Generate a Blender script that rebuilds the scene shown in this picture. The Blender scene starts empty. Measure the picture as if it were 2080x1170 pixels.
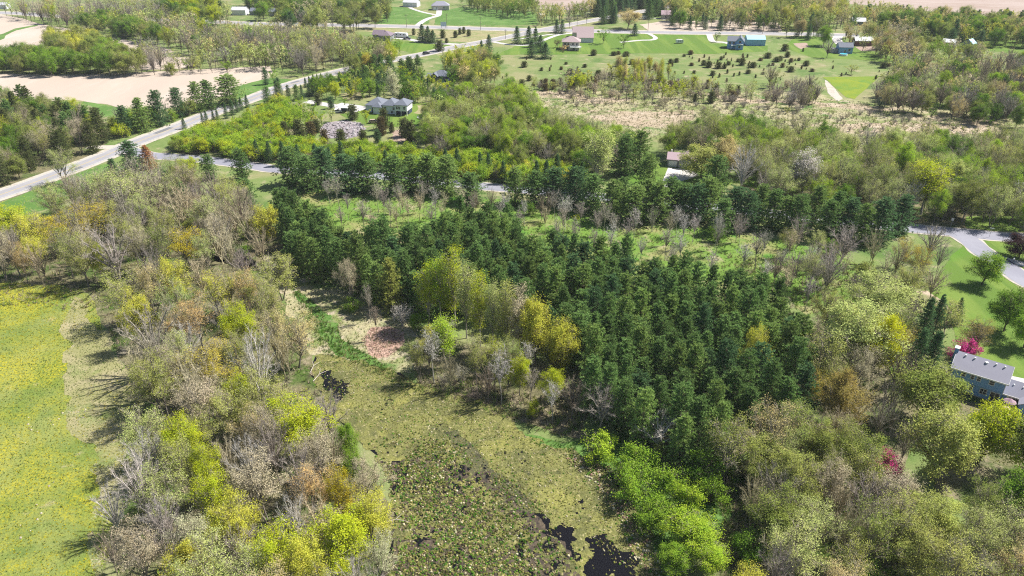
import bpy, math, random
import numpy as np
from mathutils import Vector, Matrix

sc = bpy.context.scene
R = math.radians

# ------------------------------------------------------------------ camera, sky, sun, exposure
PITCH, FPX, CAM_H = R(28.7), 1500.0, 90.0
cam_data = bpy.data.cameras.new('camera')
cam_data.sensor_width = 36.0
cam_data.lens = 36.0 * FPX / 2080.0
cam_data.clip_end = 9000.0
cam = bpy.data.objects.new('camera', cam_data)
cam.location = (0, 0, CAM_H)
cam.rotation_euler = (R(90) - PITCH, 0, 0)
sc.collection.objects.link(cam)
sc.camera = cam

SUN_EL = R(52)
SUN_DIR = Vector((0.95, 0.33, 0)).normalized() * math.cos(SUN_EL) + Vector((0, 0, math.sin(SUN_EL)))
world = bpy.data.worlds.new('World')
sc.world = world
world.use_nodes = True
wn = world.node_tree.nodes
sky = wn.new('ShaderNodeTexSky')
sky.sky_type = 'NISHITA'
sky.sun_disc = False
sky.sun_elevation = SUN_EL
sky.sun_rotation = math.atan2(SUN_DIR.x, SUN_DIR.y)
bg = wn['Background']
bg.inputs['Strength'].default_value = 0.066
world.node_tree.links.new(sky.outputs[0], bg.inputs['Color'])
sun_data = bpy.data.lights.new('sun', 'SUN')
sun_data.energy = 5.0
sun_data.angle = R(0.55)
sun_data.color = (1.0, 0.955, 0.89)
sun = bpy.data.objects.new('sun', sun_data)
sun.rotation_euler = SUN_DIR.to_track_quat('Z', 'Y').to_euler()
sun.location = (0, 0, 200)
sc.collection.objects.link(sun)
sc.view_settings.view_transform = 'Standard'
sc.view_settings.look = 'None'
sc.view_settings.exposure = 0.90
sc.view_settings.gamma = 1.0
sc.view_settings.use_curve_mapping = False
sc.render.engine = 'CYCLES'
sc.cycles.max_bounces = 5
sc.cycles.diffuse_bounces = 2
sc.cycles.transmission_bounces = 3
sc.cycles.volume_bounces = 0
sc.cycles.use_adaptive_sampling = True
sc.cycles.adaptive_threshold = 0.004
sc.cycles.use_denoising = False
sc.cycles.pixel_filter_type = 'BLACKMAN_HARRIS'
sc.cycles.filter_width = 1.15

rng = np.random.default_rng(7)
rnd = random.Random(11)
C = sc.collection

# ------------------------------------------------------------------ the survey: photograph position -> place on the ground
def G(px, py, z=0.0):
    v = (py - 585.0) / FPX; u = (px - 1040.0) / FPX
    t = (CAM_H - z) / (math.sin(PITCH) + v * math.cos(PITCH))
    return (u * t, (math.cos(PITCH) - v * math.sin(PITCH)) * t)

def proj(x, y, z=0.0):
    dz = z - CAM_H
    zc = y * math.cos(PITCH) - dz * math.sin(PITCH)
    yc = y * math.sin(PITCH) + dz * math.cos(PITCH)
    return 1040 + FPX * x / zc, 585 - FPX * yc / zc, FPX / zc

# ------------------------------------------------------------------ tags
def tag(o, label=None, cat=None, group=None, kind=None):
    if label: o['label'] = label
    if cat: o['category'] = cat
    if group: o['group'] = group
    if kind: o['kind'] = kind
    return o

def empty(name, loc=(0, 0, 0), rz=0.0, parent=None):
    o = bpy.data.objects.new(name, None)
    o.empty_display_size = 0.3
    o.location = loc; o.rotation_euler = (0, 0, rz)
    if parent: o.parent = parent
    C.objects.link(o)
    return o

def link(name, me, parent=None, loc=(0, 0, 0), rz=0.0, scale=None, color=None):
    o = bpy.data.objects.new(name, me)
    o.location = loc; o.rotation_euler = (0, 0, rz)
    if scale is not None: o.scale = scale
    if color is not None: o.color = (color[0], color[1], color[2], 1)
    if parent: o.parent = parent
    C.objects.link(o)
    return o

# ------------------------------------------------------------------ mesh from numpy
class MB:
    """Collects vertices and faces (3 or 4 corners) with a material index and a tint."""
    def __init__(self):
        self.v, self.f3, self.f4, self.m3, self.m4, self.c = [], [], [], [], [], []
        self.n = 0
    def add(self, v, f, mat=0, tint=None):
        v = np.asarray(v, dtype=np.float32).reshape(-1, 3)
        f = np.asarray(f, dtype=np.int32)
        if f.shape[1] == 3:
            self.f3.append(f + self.n); self.m3.append(np.full(len(f), mat, np.int32))
        else:
            self.f4.append(f + self.n); self.m4.append(np.full(len(f), mat, np.int32))
        if tint is None: tint = (1, 1, 1)
        t = np.asarray(tint, dtype=np.float32)
        if t.ndim == 1: t = np.tile(t, (len(v), 1))
        self.v.append(v); self.c.append(t); self.n += len(v)
    def box(self, x0, x1, y0, y1, z0, z1, mat=0, M=None, tint=None):
        v = np.array([[x, y, z] for z in (z0, z1) for y in (y0, y1) for x in (x0, x1)], dtype=np.float32)
        if M is not None: v = np.array([tuple(M @ Vector(p)) for p in v], dtype=np.float32)
        self.add(v, [[0, 2, 3, 1], [4, 5, 7, 6], [0, 1, 5, 4], [2, 6, 7, 3], [0, 4, 6, 2], [1, 3, 7, 5]], mat, tint)
    def prism(self, pts, z0, z1, mat=0):
        n = len(pts)
        v = [(p[0], p[1], z0) for p in pts] + [(p[0], p[1], z1) for p in pts]
        self.add(v, [[i, (i + 1) % n, n + (i + 1) % n, n + i] for i in range(n)], mat)
        v = [(sum(p[0] for p in pts) / n, sum(p[1] for p in pts) / n, z1)] + [(p[0], p[1], z1) for p in pts]
        self.add(v, [[0, 1 + i, 1 + (i + 1) % n] for i in range(n)], mat)
    def cyl(self, p0, p1, r0, r1, n=8, mat=0):
        V, F = tubes(np.array([p0]), np.array([p1]), np.array([r0]), np.array([r1]), n)
        self.add(V, F, mat)
        p0 = np.array(p0, float); p1 = np.array(p1, float)
        V2 = np.vstack([V[n:2 * n], [p1]])
        self.add(V2, [[i, (i + 1) % n, n] for i in range(n)], mat)
    def mesh(self, name, mats, smooth=False, tints=False):
        me = bpy.data.meshes.new(name)
        v = np.concatenate(self.v)
        f3 = np.concatenate(self.f3) if self.f3 else np.zeros((0, 3), np.int32)
        f4 = np.concatenate(self.f4) if self.f4 else np.zeros((0, 4), np.int32)
        loops = np.concatenate([f3.ravel(), f4.ravel()])
        tot = np.concatenate([np.full(len(f3), 3), np.full(len(f4), 4)]).astype(np.int32)
        start = np.concatenate([[0], np.cumsum(tot)[:-1]]).astype(np.int32)
        mi = np.concatenate([*(self.m3 or []), *(self.m4 or [])]).astype(np.int32)
        me.vertices.add(len(v)); me.vertices.foreach_set('co', v.ravel())
        me.loops.add(len(loops)); me.loops.foreach_set('vertex_index', loops.astype(np.int32))
        me.polygons.add(len(tot)); me.polygons.foreach_set('loop_start', start)
        try: me.polygons.foreach_set('loop_total', tot)
        except Exception: pass
        me.polygons.foreach_set('material_index', mi)
        me.polygons.foreach_set('use_smooth', np.full(len(tot), smooth, dtype=bool))
        if tints:
            a = me.attributes.new('tint', 'FLOAT_COLOR', 'POINT')
            c = np.concatenate(self.c); c = np.hstack([c, np.ones((len(c), 1), np.float32)])
            a.data.foreach_set('color', c.astype(np.float32).ravel())
        for m in mats: me.materials.append(m)
        me.update(calc_edges=True)
        return me

def norm(a):
    return a / np.maximum(np.linalg.norm(a, axis=-1, keepdims=True), 1e-9)

def perp(d):
    """Two unit vectors across each direction."""
    ref = np.where(np.abs(d[:, 2:3]) < 0.9, np.array([[0, 0, 1.0]]), np.array([[1.0, 0, 0]]))
    a = norm(np.cross(d, ref)); b = np.cross(d, a)
    return a, b

def tubes(P0, P1, R0, R1, sides):
    """Tapered tubes; n*2*sides vertices (first ring, second ring per tube)."""
    n = len(P0)
    a, b = perp(norm(P1 - P0))
    ang = np.arange(sides) * 2 * math.pi / sides
    ca, sa = np.cos(ang)[None, :, None], np.sin(ang)[None, :, None]
    ring = a[:, None, :] * ca + b[:, None, :] * sa
    v = np.concatenate([P0[:, None, :] + ring * R0[:, None, None], P1[:, None, :] + ring * R1[:, None, None]], axis=1)
    base = (np.arange(n) * 2 * sides)[:, None]
    i = np.arange(sides)[None, :]; j = (np.arange(sides)[None, :] + 1) % sides
    f = np.stack([base + i, base + j, base + sides + j, base + sides + i], axis=-1).reshape(-1, 4)
    return v.reshape(-1, 3), f

def slivers(P0, P1, W, g):
    """One long triangle per twig."""
    d = norm(P1 - P0); a, b = perp(d)
    th = g.uniform(0, 2 * math.pi, (len(P0), 1))
    s = a * np.cos(th) + b * np.sin(th)
    W = np.asarray(W).reshape(-1, 1)
    v = np.stack([P0 + s * W, P0 - s * W, P1], axis=1).reshape(-1, 3)
    return v, np.arange(len(v)).reshape(-1, 3)

def leaves(c, size, g, up=0.45, centre=None):
    """One rhombic leaf clump per centre, turned at random but rather facing up and out of the crown, as leaves do."""
    n = len(c)
    nrm = norm(g.normal(size=(n, 3)) * 0.75 + np.array([[0, 0, up]]) + (0.75 * norm(c - centre) if centre is not None else 0))
    a, b = perp(nrm)
    th = g.uniform(0, 2 * math.pi, (n, 1))
    u = a * np.cos(th) + b * np.sin(th); w = np.cross(nrm, u)
    s = (size * g.uniform(0.6, 1.35, (n, 1)))
    v = np.stack([c + u * s, c + w * s * 0.6, c - u * s * 0.8, c - w * s * 0.6], axis=1).reshape(-1, 3)
    return v, np.arange(n * 4).reshape(-1, 4)

# ------------------------------------------------------------------ materials
def mat_new(name):
    m = bpy.data.materials.new(name); m.use_nodes = True
    nt = m.node_tree
    return m, nt, nt.nodes, nt.nodes['Principled BSDF']

def node(nt, typ, **kw):
    n = nt.nodes.new(typ)
    for k, v in kw.items():
        if k in n.inputs: n.inputs[k].default_value = v
        else: setattr(n, k, v)
    return n

def noise(nt, scale, detail=3.0, rough=0.55, vec=None, dist=0.0):
    n = nt.nodes.new('ShaderNodeTexNoise')
    n.inputs['Scale'].default_value = scale; n.inputs['Detail'].default_value = detail
    n.inputs['Roughness'].default_value = rough; n.inputs['Distortion'].default_value = dist
    if vec is not None: nt.links.new(vec, n.inputs['Vector'])
    return n.outputs['Fac']

def ramp(nt, fac, lo, hi):
    n = nt.nodes.new('ShaderNodeMapRange'); n.clamp = True
    n.inputs['From Min'].default_value = lo; n.inputs['From Max'].default_value = hi
    nt.links.new(fac, n.inputs['Value'])
    return n.outputs['Result']

def mix(nt, fac, a, b, mode='MIX'):
    n = nt.nodes.new('ShaderNodeMix'); n.data_type = 'RGBA'; n.blend_type = mode
    for sock, val in ((n.inputs['Factor'], fac), (n.inputs['A'], a), (n.inputs['B'], b)):
        if isinstance(val, (int, float)): sock.default_value = val
        elif isinstance(val, tuple): sock.default_value = (*val, 1)
        else: nt.links.new(val, sock)
    return n.outputs['Result']

def mul(nt, col, fac, lo, hi):
    """Multiply a colour by a grey between lo and hi."""
    n = nt.nodes.new('ShaderNodeMapRange')
    n.inputs['From Min'].default_value = 0.3; n.inputs['From Max'].default_value = 0.7
    n.inputs['To Min'].default_value = lo; n.inputs['To Max'].default_value = hi
    nt.links.new(fac, n.inputs['Value'])
    return mix(nt, 1.0, col, n.outputs['Result'], 'MULTIPLY')

def bump(nt, bsdf, h, strength=0.5, dist=0.1):
    b = nt.nodes.new('ShaderNodeBump')
    b.inputs['Strength'].default_value = strength; b.inputs['Distance'].default_value = dist
    nt.links.new(h, b.inputs['Height']); nt.links.new(b.outputs[0], bsdf.inputs['Normal'])

def plain(name, col, rough=0.7, var=0.12, scale=2.0, metallic=0.0, bmp=0.0):
    m, nt, nn, b = mat_new(name)
    pos = nn.new('ShaderNodeTexCoord').outputs['Object']
    c = mul(nt, mix(nt, 0.0, col, col), noise(nt, scale, 5, 0.6, pos), 1 - var, 1 + var)
    nt.links.new(c, b.inputs['Base Color'])
    b.inputs['Roughness'].default_value = rough; b.inputs['Metallic'].default_value = metallic
    if bmp: bump(nt, b, noise(nt, scale * 6, 4, 0.6, pos), bmp, 0.03)
    return m

def ground_mat(name, base, layers, fine=(3.0, 0.75, 1.25), rough=0.95, bmp=(0.6, 0.15, 3.0)):
    """base colour, then layers (colour, noise scale, threshold low, threshold high, seed shift, stretch)."""
    m, nt, nn, b = mat_new(name)
    geo = nn.new('ShaderNodeNewGeometry').outputs['Position']
    c = None
    for i, (col, scale, lo, hi, *rest) in enumerate(layers):
        mp = nn.new('ShaderNodeMapping')
        mp.inputs['Location'].default_value = (13.7 * (i + 1), 7.3 * i, 0)
        if rest: 
            mp.inputs['Rotation'].default_value = (0, 0, R(rest[0]))
            mp.inputs['Scale'].default_value = (1, rest[1], 1)
        nt.links.new(geo, mp.inputs['Vector'])
        f = ramp(nt, noise(nt, scale, 6, 0.62, mp.outputs[0], 0.3), lo, hi)
        c = mix(nt, f, base if c is None else c, col)
    f = noise(nt, fine[0], 4, 0.75, geo)
    c = mul(nt, c, f, fine[1], fine[2])
    nt.links.new(c, b.inputs['Base Color'])
    b.inputs['Roughness'].default_value = rough
    b.inputs['Specular IOR Level'].default_value = 0.15
    bump(nt, b, noise(nt, bmp[2], 4, 0.7, geo), bmp[0], bmp[1])
    return m

def foliage_mat(name, source, var=0.28, transl=0.35, hue=0.03, rough=0.6):
    """Leaf material. source 'object' takes the object's own colour, 'tint' the mesh attribute."""
    m, nt, nn, b = mat_new(name)
    tc = nn.new('ShaderNodeTexCoord').outputs['Object']
    oi = nn.new('ShaderNodeObjectInfo')
    if source == 'object': col = oi.outputs['Color']
    elif source == 'tint':
        at = nn.new('ShaderNodeAttribute'); at.attribute_name = 'tint'; col = at.outputs['Color']
    else: col = source
    hs = nn.new('ShaderNodeHueSaturation')
    n1 = noise(nt, 0.55, 2, 0.5, tc)
    mr = nn.new('ShaderNodeMapRange')
    mr.inputs['From Min'].default_value = 0.3; mr.inputs['From Max'].default_value = 0.7
    mr.inputs['To Min'].default_value = 0.5 - hue; mr.inputs['To Max'].default_value = 0.5 + hue
    nt.links.new(n1, mr.inputs['Value']); nt.links.new(mr.outputs[0], hs.inputs['Hue'])
    if isinstance(col, tuple): hs.inputs['Color'].default_value = (*col, 1)
    else: nt.links.new(col, hs.inputs['Color'])
    c = mul(nt, hs.outputs[0], noise(nt, 2.2, 3, 0.7, tc), 1 - var, 1 + var)
    nt.nodes.remove(b)
    d = nn.new('ShaderNodeBsdfDiffuse'); t = nn.new('ShaderNodeBsdfTranslucent')
    ms = nn.new('ShaderNodeMixShader'); ms.inputs[0].default_value = transl
    nt.links.new(c, d.inputs['Color']); nt.links.new(c, t.inputs['Color'])
    nt.links.new(d.outputs[0], ms.inputs[1]); nt.links.new(t.outputs[0], ms.inputs[2])
    nt.links.new(ms.outputs[0], nn['Material Output'].inputs['Surface'])
    return m

M = {}
M['leaf'] = foliage_mat('leaf', 'object', 0.42, 0.36, 0.014)
M['needle'] = foliage_mat('needle', 'object', 0.35, 0.28, 0.012)
M['twig'] = foliage_mat('twig', (0.36, 0.32, 0.235), 0.25, 0.0, 0.004)
M['bare_twig'] = foliage_mat('bare_twig', 'object', 0.25, 0.0, 0.004)
M['bark'] = foliage_mat('bark', 'object', 0.3, 0.0, 0.01)
M['leaf_tint'] = foliage_mat('leaf_tint', 'tint', 0.25, 0.3, 0.008)
M['grass_tint'] = foliage_mat('grass_tint', 'tint', 0.2, 0.25, 0.006)

# ------------------------------------------------------------------ a little air
def haze(density):
    m = bpy.data.materials.new('air'); m.use_nodes = True; nt = m.node_tree
    nt.nodes.remove(nt.nodes['Principled BSDF'])
    v = nt.nodes.new('ShaderNodeVolumePrincipled'); v.inputs['Density'].default_value = density
    v.inputs['Color'].default_value = (0.86, 0.92, 1.0, 1)
    nt.links.new(v.outputs[0], nt.nodes['Material Output'].inputs['Volume'])
    mb = MB(); mb.box(-4600, 4600, -700, 7100, -2, 98)
    tag(link('haze', mb.mesh('haze', [m])), kind='stuff')
haze(0.00008)

# ------------------------------------------------------------------ the tree kinds
def bezier(p0, p1, p2, t):
    t = t[..., None]
    return (1 - t) ** 2 * p0 + 2 * (1 - t) * t * p1 + t ** 2 * p2

def broadleaf(seed, H=14.0, W=4.6, fork=0.22, limbs=11, branches=8, twigs=7, subs=3, leaf_n=0, leaf_s=0.16,
              leaf_spread=0.35, stems=1, vase=0.5, tube_r=0.2, twig_w=0.022, low=-0.35, twig_len=1.2, droop=0.0, loose=0.58, limb_k=1.0):
    """Returns (trunk mesh builder, crown mesh builder). Limbs fan out from the stem, branches from limbs, twigs from branches."""
    g = np.random.default_rng(seed)
    tk, cr = MB(), MB()
    cz, rz = H * 0.62, H * 0.40
    P, Q, RA, RB = [], [], [], []
    lim_pts, lim_rad = [], []
    for s in range(stems):
        base = np.array([g.normal(0, 0.25) * (stems > 1), g.normal(0, 0.25) * (stems > 1), -0.3])
        lean = np.array([g.normal(0, 0.05 + 0.09 * (stems > 1)), g.normal(0, 0.05 + 0.09 * (stems > 1)), 1.0])
        top = base + lean * H * 0.62
        ts = np.linspace(0, 1, 6)
        line = base + (top - base) * ts[:, None] + np.stack([np.sin(ts * 4 + s) * 0.15, np.cos(ts * 3 + s) * 0.15, ts * 0], 1)
        rad = tube_r * (1.0 - 0.72 * ts) / math.sqrt(stems) ** 0.6
        P.append(line[:-1]); Q.append(line[1:]); RA.append(rad[:-1]); RB.append(rad[1:])
        nl = limbs // stems
        for i in range(nl):
            k = (i + 0.5) / nl
            az = i * 2.39996 + seed + s * 1.3 + g.normal(0, 0.25)
            el = low + (1.35 - low) * k ** 0.85
            d = np.array([math.cos(az) * math.cos(el), math.sin(az) * math.cos(el), math.sin(el)])
            tgt = np.array([0, 0, cz]) + d * np.array([W, W, rz]) * g.uniform(0.72, 1.0)
            tt = min(0.98, max(fork / 0.62, (fork + (0.60 - fork) * (k * (1 - vase) + 0.1 * g.uniform())) / 0.62))
            st = base + (top - base) * tt
            mid = st + (tgt - st) * 0.5 + np.array([d[0], d[1], 0]) * W * (0.1 - 0.12 * vase) + np.array([0, 0, (1 - 2 * droop) * 0.12 * H * (0.4 + vase)])
            t = np.linspace(0, 1, 7)
            pts = bezier(st, mid, tgt, t) + g.normal(0, 0.10, (7, 3)) * t[:, None]
            r = (tube_r * 0.5 * (1 - t) ** 0.9 * g.uniform(0.7, 1.1) + 0.018) * limb_k
            P.append(pts[:-1]); Q.append(pts[1:]); RA.append(r[:-1]); RB.append(r[1:])
            lim_pts.append(pts); lim_rad.append(r)
    V, F = tubes(np.concatenate(P), np.concatenate(Q), np.concatenate(RA), np.concatenate(RB), 5)
    tk.add(V, F, 0)
    lp = np.stack(lim_pts)                                     # (L,7,3)
    L = len(lp)
    tb = np.tile(np.linspace(0.22, 1.0, branches)[None], (L, 1)) + g.normal(0, 0.03, (L, branches))
    tb = np.clip(tb, 0.1, 0.999) * 6
    i0 = np.minimum(tb.astype(int), 5); fr = (tb - i0)[..., None]
    li = np.arange(L)[:, None]
    b0 = lp[li, i0] * (1 - fr) + lp[li, i0 + 1] * fr
    tan = norm(lp[li, i0 + 1] - lp[li, i0])
    out = norm(b0 - np.array([0, 0, cz - rz * 0.5]))
    bd = norm(tan * 0.5 + g.normal(0, loose, tan.shape) + out * 0.45 + np.array([0, 0, 0.22 - droop]))
    bl = (W * 0.50 * (1.0 - 0.45 * tb[..., None] / 6)) * g.uniform(0.6, 1.15, tb.shape + (1,))
    b0 = b0.reshape(-1, 3); bd = bd.reshape(-1, 3); bl = bl.reshape(-1, 1)
    bend = norm(bd + g.normal(0, 0.3, bd.shape) + np.array([0, 0, 0.3 - 1.6 * droop]))
    b1 = b0 + bd * bl * 0.5; b2 = b1 + bend * bl * 0.5
    n = len(b0)
    V, F = tubes(np.concatenate([b0, b1]), np.concatenate([b1, b2]), np.concatenate([np.full(n, 0.04 * limb_k), np.full(n, 0.026 * limb_k)]),
                 np.concatenate([np.full(n, 0.026 * limb_k), np.full(n, 0.010)]), 3)
    tk.add(V, F, 0)
    tt = g.uniform(0.12, 1.0, (n, twigs, 1))
    tp = np.where(tt < 0.5, b0[:, None] + (b1 - b0)[:, None] * tt * 2, b1[:, None] + (b2 - b1)[:, None] * (tt - 0.5) * 2)
    td = norm(bd[:, None] * 0.6 + g.normal(0, loose, tp.shape) + np.array([0, 0, 0.25 - 1.5 * droop]))
    te = tp + td * twig_len * g.uniform(0.5, 1.15, tt.shape)
    tp = tp.reshape(-1, 3); te = te.reshape(-1, 3); td = td.reshape(-1, 3)
    V, F = slivers(tp, te, np.full(len(tp), twig_w * 1.4), g); cr.add(V, F, 0)
    m = len(tp)
    st = g.uniform(0.25, 1.0, (m, subs, 1))
    sp = tp[:, None] + (te - tp)[:, None] * st
    sd = norm(td[:, None] * 0.7 + g.normal(0, loose, sp.shape) + np.array([0, 0, 0.15 - 1.5 * droop]))
    se = sp + sd * twig_len * 0.6 * g.uniform(0.5, 1.1, st.shape)
    sp = sp.reshape(-1, 3); se = se.reshape(-1, 3)
    if subs:
        V, F = slivers(sp, se, np.full(len(sp), twig_w), g); cr.add(V, F, 0)
    if leaf_n:
        ends = np.concatenate([se, te]) if subs else te
        per = leaf_n / len(ends)
        # whole branches come out more or less thickly, which breaks the crown into clumps
        bw = g.gamma(1.1, 1.0, n) * np.repeat(g.gamma(2.5, 0.4, L), branches)
        bi = np.concatenate([np.repeat(np.arange(n), twigs * subs), np.repeat(np.arange(n), twigs)]) if subs else np.repeat(np.arange(n), twigs)
        pw = bw[bi] + 0.12
        pick = g.choice(len(ends), leaf_n, p=pw / pw.sum())
        c = ends[pick] + g.normal(0, leaf_spread, (leaf_n, 3))
        keep = c[:, 2] > H * 0.12
        V, F = leaves(c[keep], leaf_s, g, 0.45, np.array([[0, 0, cz - rz * 0.3]])); cr.add(V, F, 1)
    return tk, cr

def conifer(seed, H=13.0, W=2.9, whorl=0.62, per=6, tufts=7, tris=11, tip=0.62, tlen=0.42, tw=0.055, low=0.08, droop=-0.12, shape=0.75, jitter=0.18):
    """Whorls of branches that carry tufts of needles."""
    g = np.random.default_rng(seed)
    tk, cr = MB(), MB()
    z = np.linspace(0, 1, 7)
    line = np.stack([np.sin(z * 3 + seed) * 0.12, np.cos(z * 2 + seed) * 0.12, z * H * 0.97 - 0.3], 1)
    r = 0.19 * (1 - z * 0.93)
    V, F = tubes(line[:-1], line[1:], r[:-1], r[1:], 6); tk.add(V, F, 0)
    B0, B1, BL = [], [], []
    h = H * low
    while h < H * 0.985:
        k = (h / H - low) / (1 - low)
        prof = W * min(1.0, (1 - k) ** shape * 1.12 + 0.04) * (0.75 + 0.25 * min(1, k * 5))
        n = per if k < 0.9 else 4
        a0 = g.uniform(0, 6.28)
        for j in range(n):
            az = a0 + j * 6.283 / n + g.normal(0, 0.2)
            ln = prof * g.uniform(1 - 2.2 * jitter, 1 + jitter)
            rise = droop + 0.55 * k + g.normal(0, 0.07)
            hh = h + g.uniform(-0.3, 0.3) * whorl
            B0.append((0, 0, hh)); B1.append((math.cos(az) * ln, math.sin(az) * ln, hh + rise * ln)); BL.append(ln)
        h += whorl * g.uniform(0.8, 1.2)
    B0, B1, BL = np.array(B0), np.array(B1), np.array(BL)
    V, F = tubes(B0, B1, np.full(len(B0), 0.045), np.full(len(B0), 0.012), 3); tk.add(V, F, 0)
    t = np.linspace(1 - tip, 1.0, tufts)[None, :, None] + g.normal(0, 0.04, (len(B0), tufts, 1))
    side = perp(norm(B1 - B0))[0]
    off = g.normal(0, 0.17, (len(B0), tufts, 1)) * BL[:, None, None] * (0.4 + 0.6 * (1.15 - t))
    c = B0[:, None] + (B1 - B0)[:, None] * t + side[:, None] * off * 1.7 + np.stack([np.zeros(t.shape[:2])] * 2 + [np.abs(g.normal(0, 0.09, t.shape[:2]))], -1)
    c = c.reshape(-1, 3)
    bd = np.repeat(norm(B1 - B0), tufts, axis=0)
    nd = norm(bd[:, None] * 0.55 + g.normal(0, 0.55, (len(c), tris, 3)) + np.array([0, 0, 0.55]))
    p0 = np.repeat(c[:, None], tris, axis=1); p1 = p0 + nd * tlen * g.uniform(0.6, 1.2, (len(c), tris, 1))
    V, F = slivers(p0.reshape(-1, 3), p1.reshape(-1, 3), np.full(len(c) * tris, tw), g)
    cr.add(V, F, 0)
    return tk, cr

KINDS = {}      # kind -> dict(H, W, variants [(trunk mesh, crown mesh, joined MB)])
def kind(name, H, W, builders, mats, bark):
    vs = []
    for i, b in enumerate(builders):
        tk, cr = b
        whole = MB()
        nm = len(mats)
        for v, c in zip(tk.v, tk.c): pass
        t_me = tk.mesh(name + '_trunk', [M['bark']], smooth=True)
        c_me = cr.mesh(name + '_crown', mats)
        vs.append((t_me, c_me, tk, cr))
    KINDS[name] = dict(H=H, W=W, v=vs, bark=bark)

LV = [M['twig'], M['leaf']]
BARK_GREY, BARK_BROWN, BARK_PALE = (0.20, 0.175, 0.15), (0.12, 0.09, 0.07), (0.36, 0.33, 0.29)
kind('bare', 14, 4.8, [broadleaf(s, 14, 4.8, 0.16 + 0.03 * (s % 3), 15, 9, 8, 2, stems=1 + (s % 3 == 0), vase=0.80, twig_w=0.0155, loose=0.36, limb_k=1.75) for s in range(1, 7)], [M['bare_twig']], BARK_GREY)
kind('bud', 14, 4.6, [broadleaf(s, 14, 4.6, 0.22, 13, 9, 7, 2, leaf_n=6500, leaf_s=0.105, leaf_spread=0.30, vase=0.55, twig_w=0.019, stems=1 + (s % 2)) for s in range(11, 16)], LV, BARK_GREY)
kind('flush', 13, 4.6, [broadleaf(s, 13, 4.6, 0.2, 15, 10, 6, 1, leaf_n=17000, leaf_s=0.115, leaf_spread=0.36, vase=0.5, twig_w=0.018) for s in range(21, 25)], LV, BARK_GREY)
kind('leafy', 11, 4.4, [broadleaf(s, 11, 4.4, 0.15, 15, 10, 6, 1, leaf_n=17000, leaf_s=0.14, leaf_spread=0.38, vase=0.35, low=-0.6, twig_w=0.018) for s in range(31, 35)], LV, BARK_BROWN)
kind('bush', 4.2, 2.6, [broadleaf(s, 4.2, 2.6, 0.05, 10, 6, 5, 1, leaf_n=4200, leaf_s=0.13, leaf_spread=0.28, vase=0.4, low=-0.8, stems=2, tube_r=0.08, twig_len=0.7, twig_w=0.014) for s in range(41, 45)], LV, BARK_BROWN)
kind('brush', 3.6, 2.2, [broadleaf(s, 3.6, 2.2, 0.02, 14, 7, 7, 2, leaf_n=350, leaf_s=0.09, leaf_spread=0.2, vase=0.9, low=-0.2, stems=3, tube_r=0.07, twig_len=0.8, twig_w=0.014) for s in range(51, 54)], [M['bare_twig'], M['leaf']], BARK_GREY)
kind('slim', 10, 2.0, [broadleaf(s, 10, 2.0, 0.42, 10, 6, 6, 2, vase=0.7, tube_r=0.11, twig_len=0.9, twig_w=0.016, leaf_n=160, leaf_s=0.08, low=-0.1) for s in range(61, 64)], [M['bare_twig'], M['leaf']], BARK_GREY)
kind('poplar', 18, 2.6, [broadleaf(s, 18, 2.6, 0.24, 18, 8, 6, 1, leaf_n=7500, leaf_s=0.13, leaf_spread=0.42, vase=0.45, twig_w=0.018, tube_r=0.2, low=-0.75) for s in range(71, 74)], LV, BARK_PALE)
kind('pine', 13, 3.4, [conifer(s, 13, 3.2, 0.70 + 0.06 * (s % 3), 7, 8, 13, 0.80, 0.50, 0.075, 0.03, -0.04 + 0.05 * (s % 2), 0.44 + 0.10 * (s % 3), 0.24) for s in range(81, 89)], [M['needle']], BARK_BROWN)
kind('spruce', 11, 2.0, [conifer(s, 11, 2.5, 0.46, 8, 6, 9, 0.75, 0.32, 0.06, 0.03, -0.25, 0.9, 0.16) for s in range(91, 94)], [M['needle']], BARK_BROWN)
kind('cedar', 3.2, 1.2, [conifer(s, 3.2, 1.3, 0.24, 9, 4, 8, 0.85, 0.30, 0.06, 0.02, 0.10, 0.42, 0.16) for s in range(101, 104)], [M['needle']], BARK_BROWN)

# low-detail copies for the farthest mass of trees
def lod(kind_name):
    g = np.random.default_rng(len(kind_name))
    if kind_name in ('pine', 'spruce', 'cedar'):
        k = KINDS[kind_name]
        return conifer(5, k['H'], k['W'], k['H'] / 13, 5, 3, 4, 0.75, 0.8 * k['H'] / 13, 0.22 * k['H'] / 13, 0.05, -0.1, 0.85, 0.15)
    k = KINDS[kind_name]
    n = {'bare': 0, 'bud': 260, 'flush': 420, 'leafy': 560, 'bush': 300, 'brush': 60, 'slim': 30, 'poplar': 320}[kind_name]
    s = k['H'] / 14
    return broadleaf(3, k['H'], k['W'], 0.2, 7, 4, 4, 2 if n < 100 else 1, leaf_n=n, leaf_s=0.42 * max(s, 0.5), leaf_spread=0.4 * s, twig_w=0.05, twig_len=1.6 * s)
# ------------------------------------------------------------------ the ground
from mathutils.geometry import tessellate_polygon
from mathutils import noise as mnoise

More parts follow.
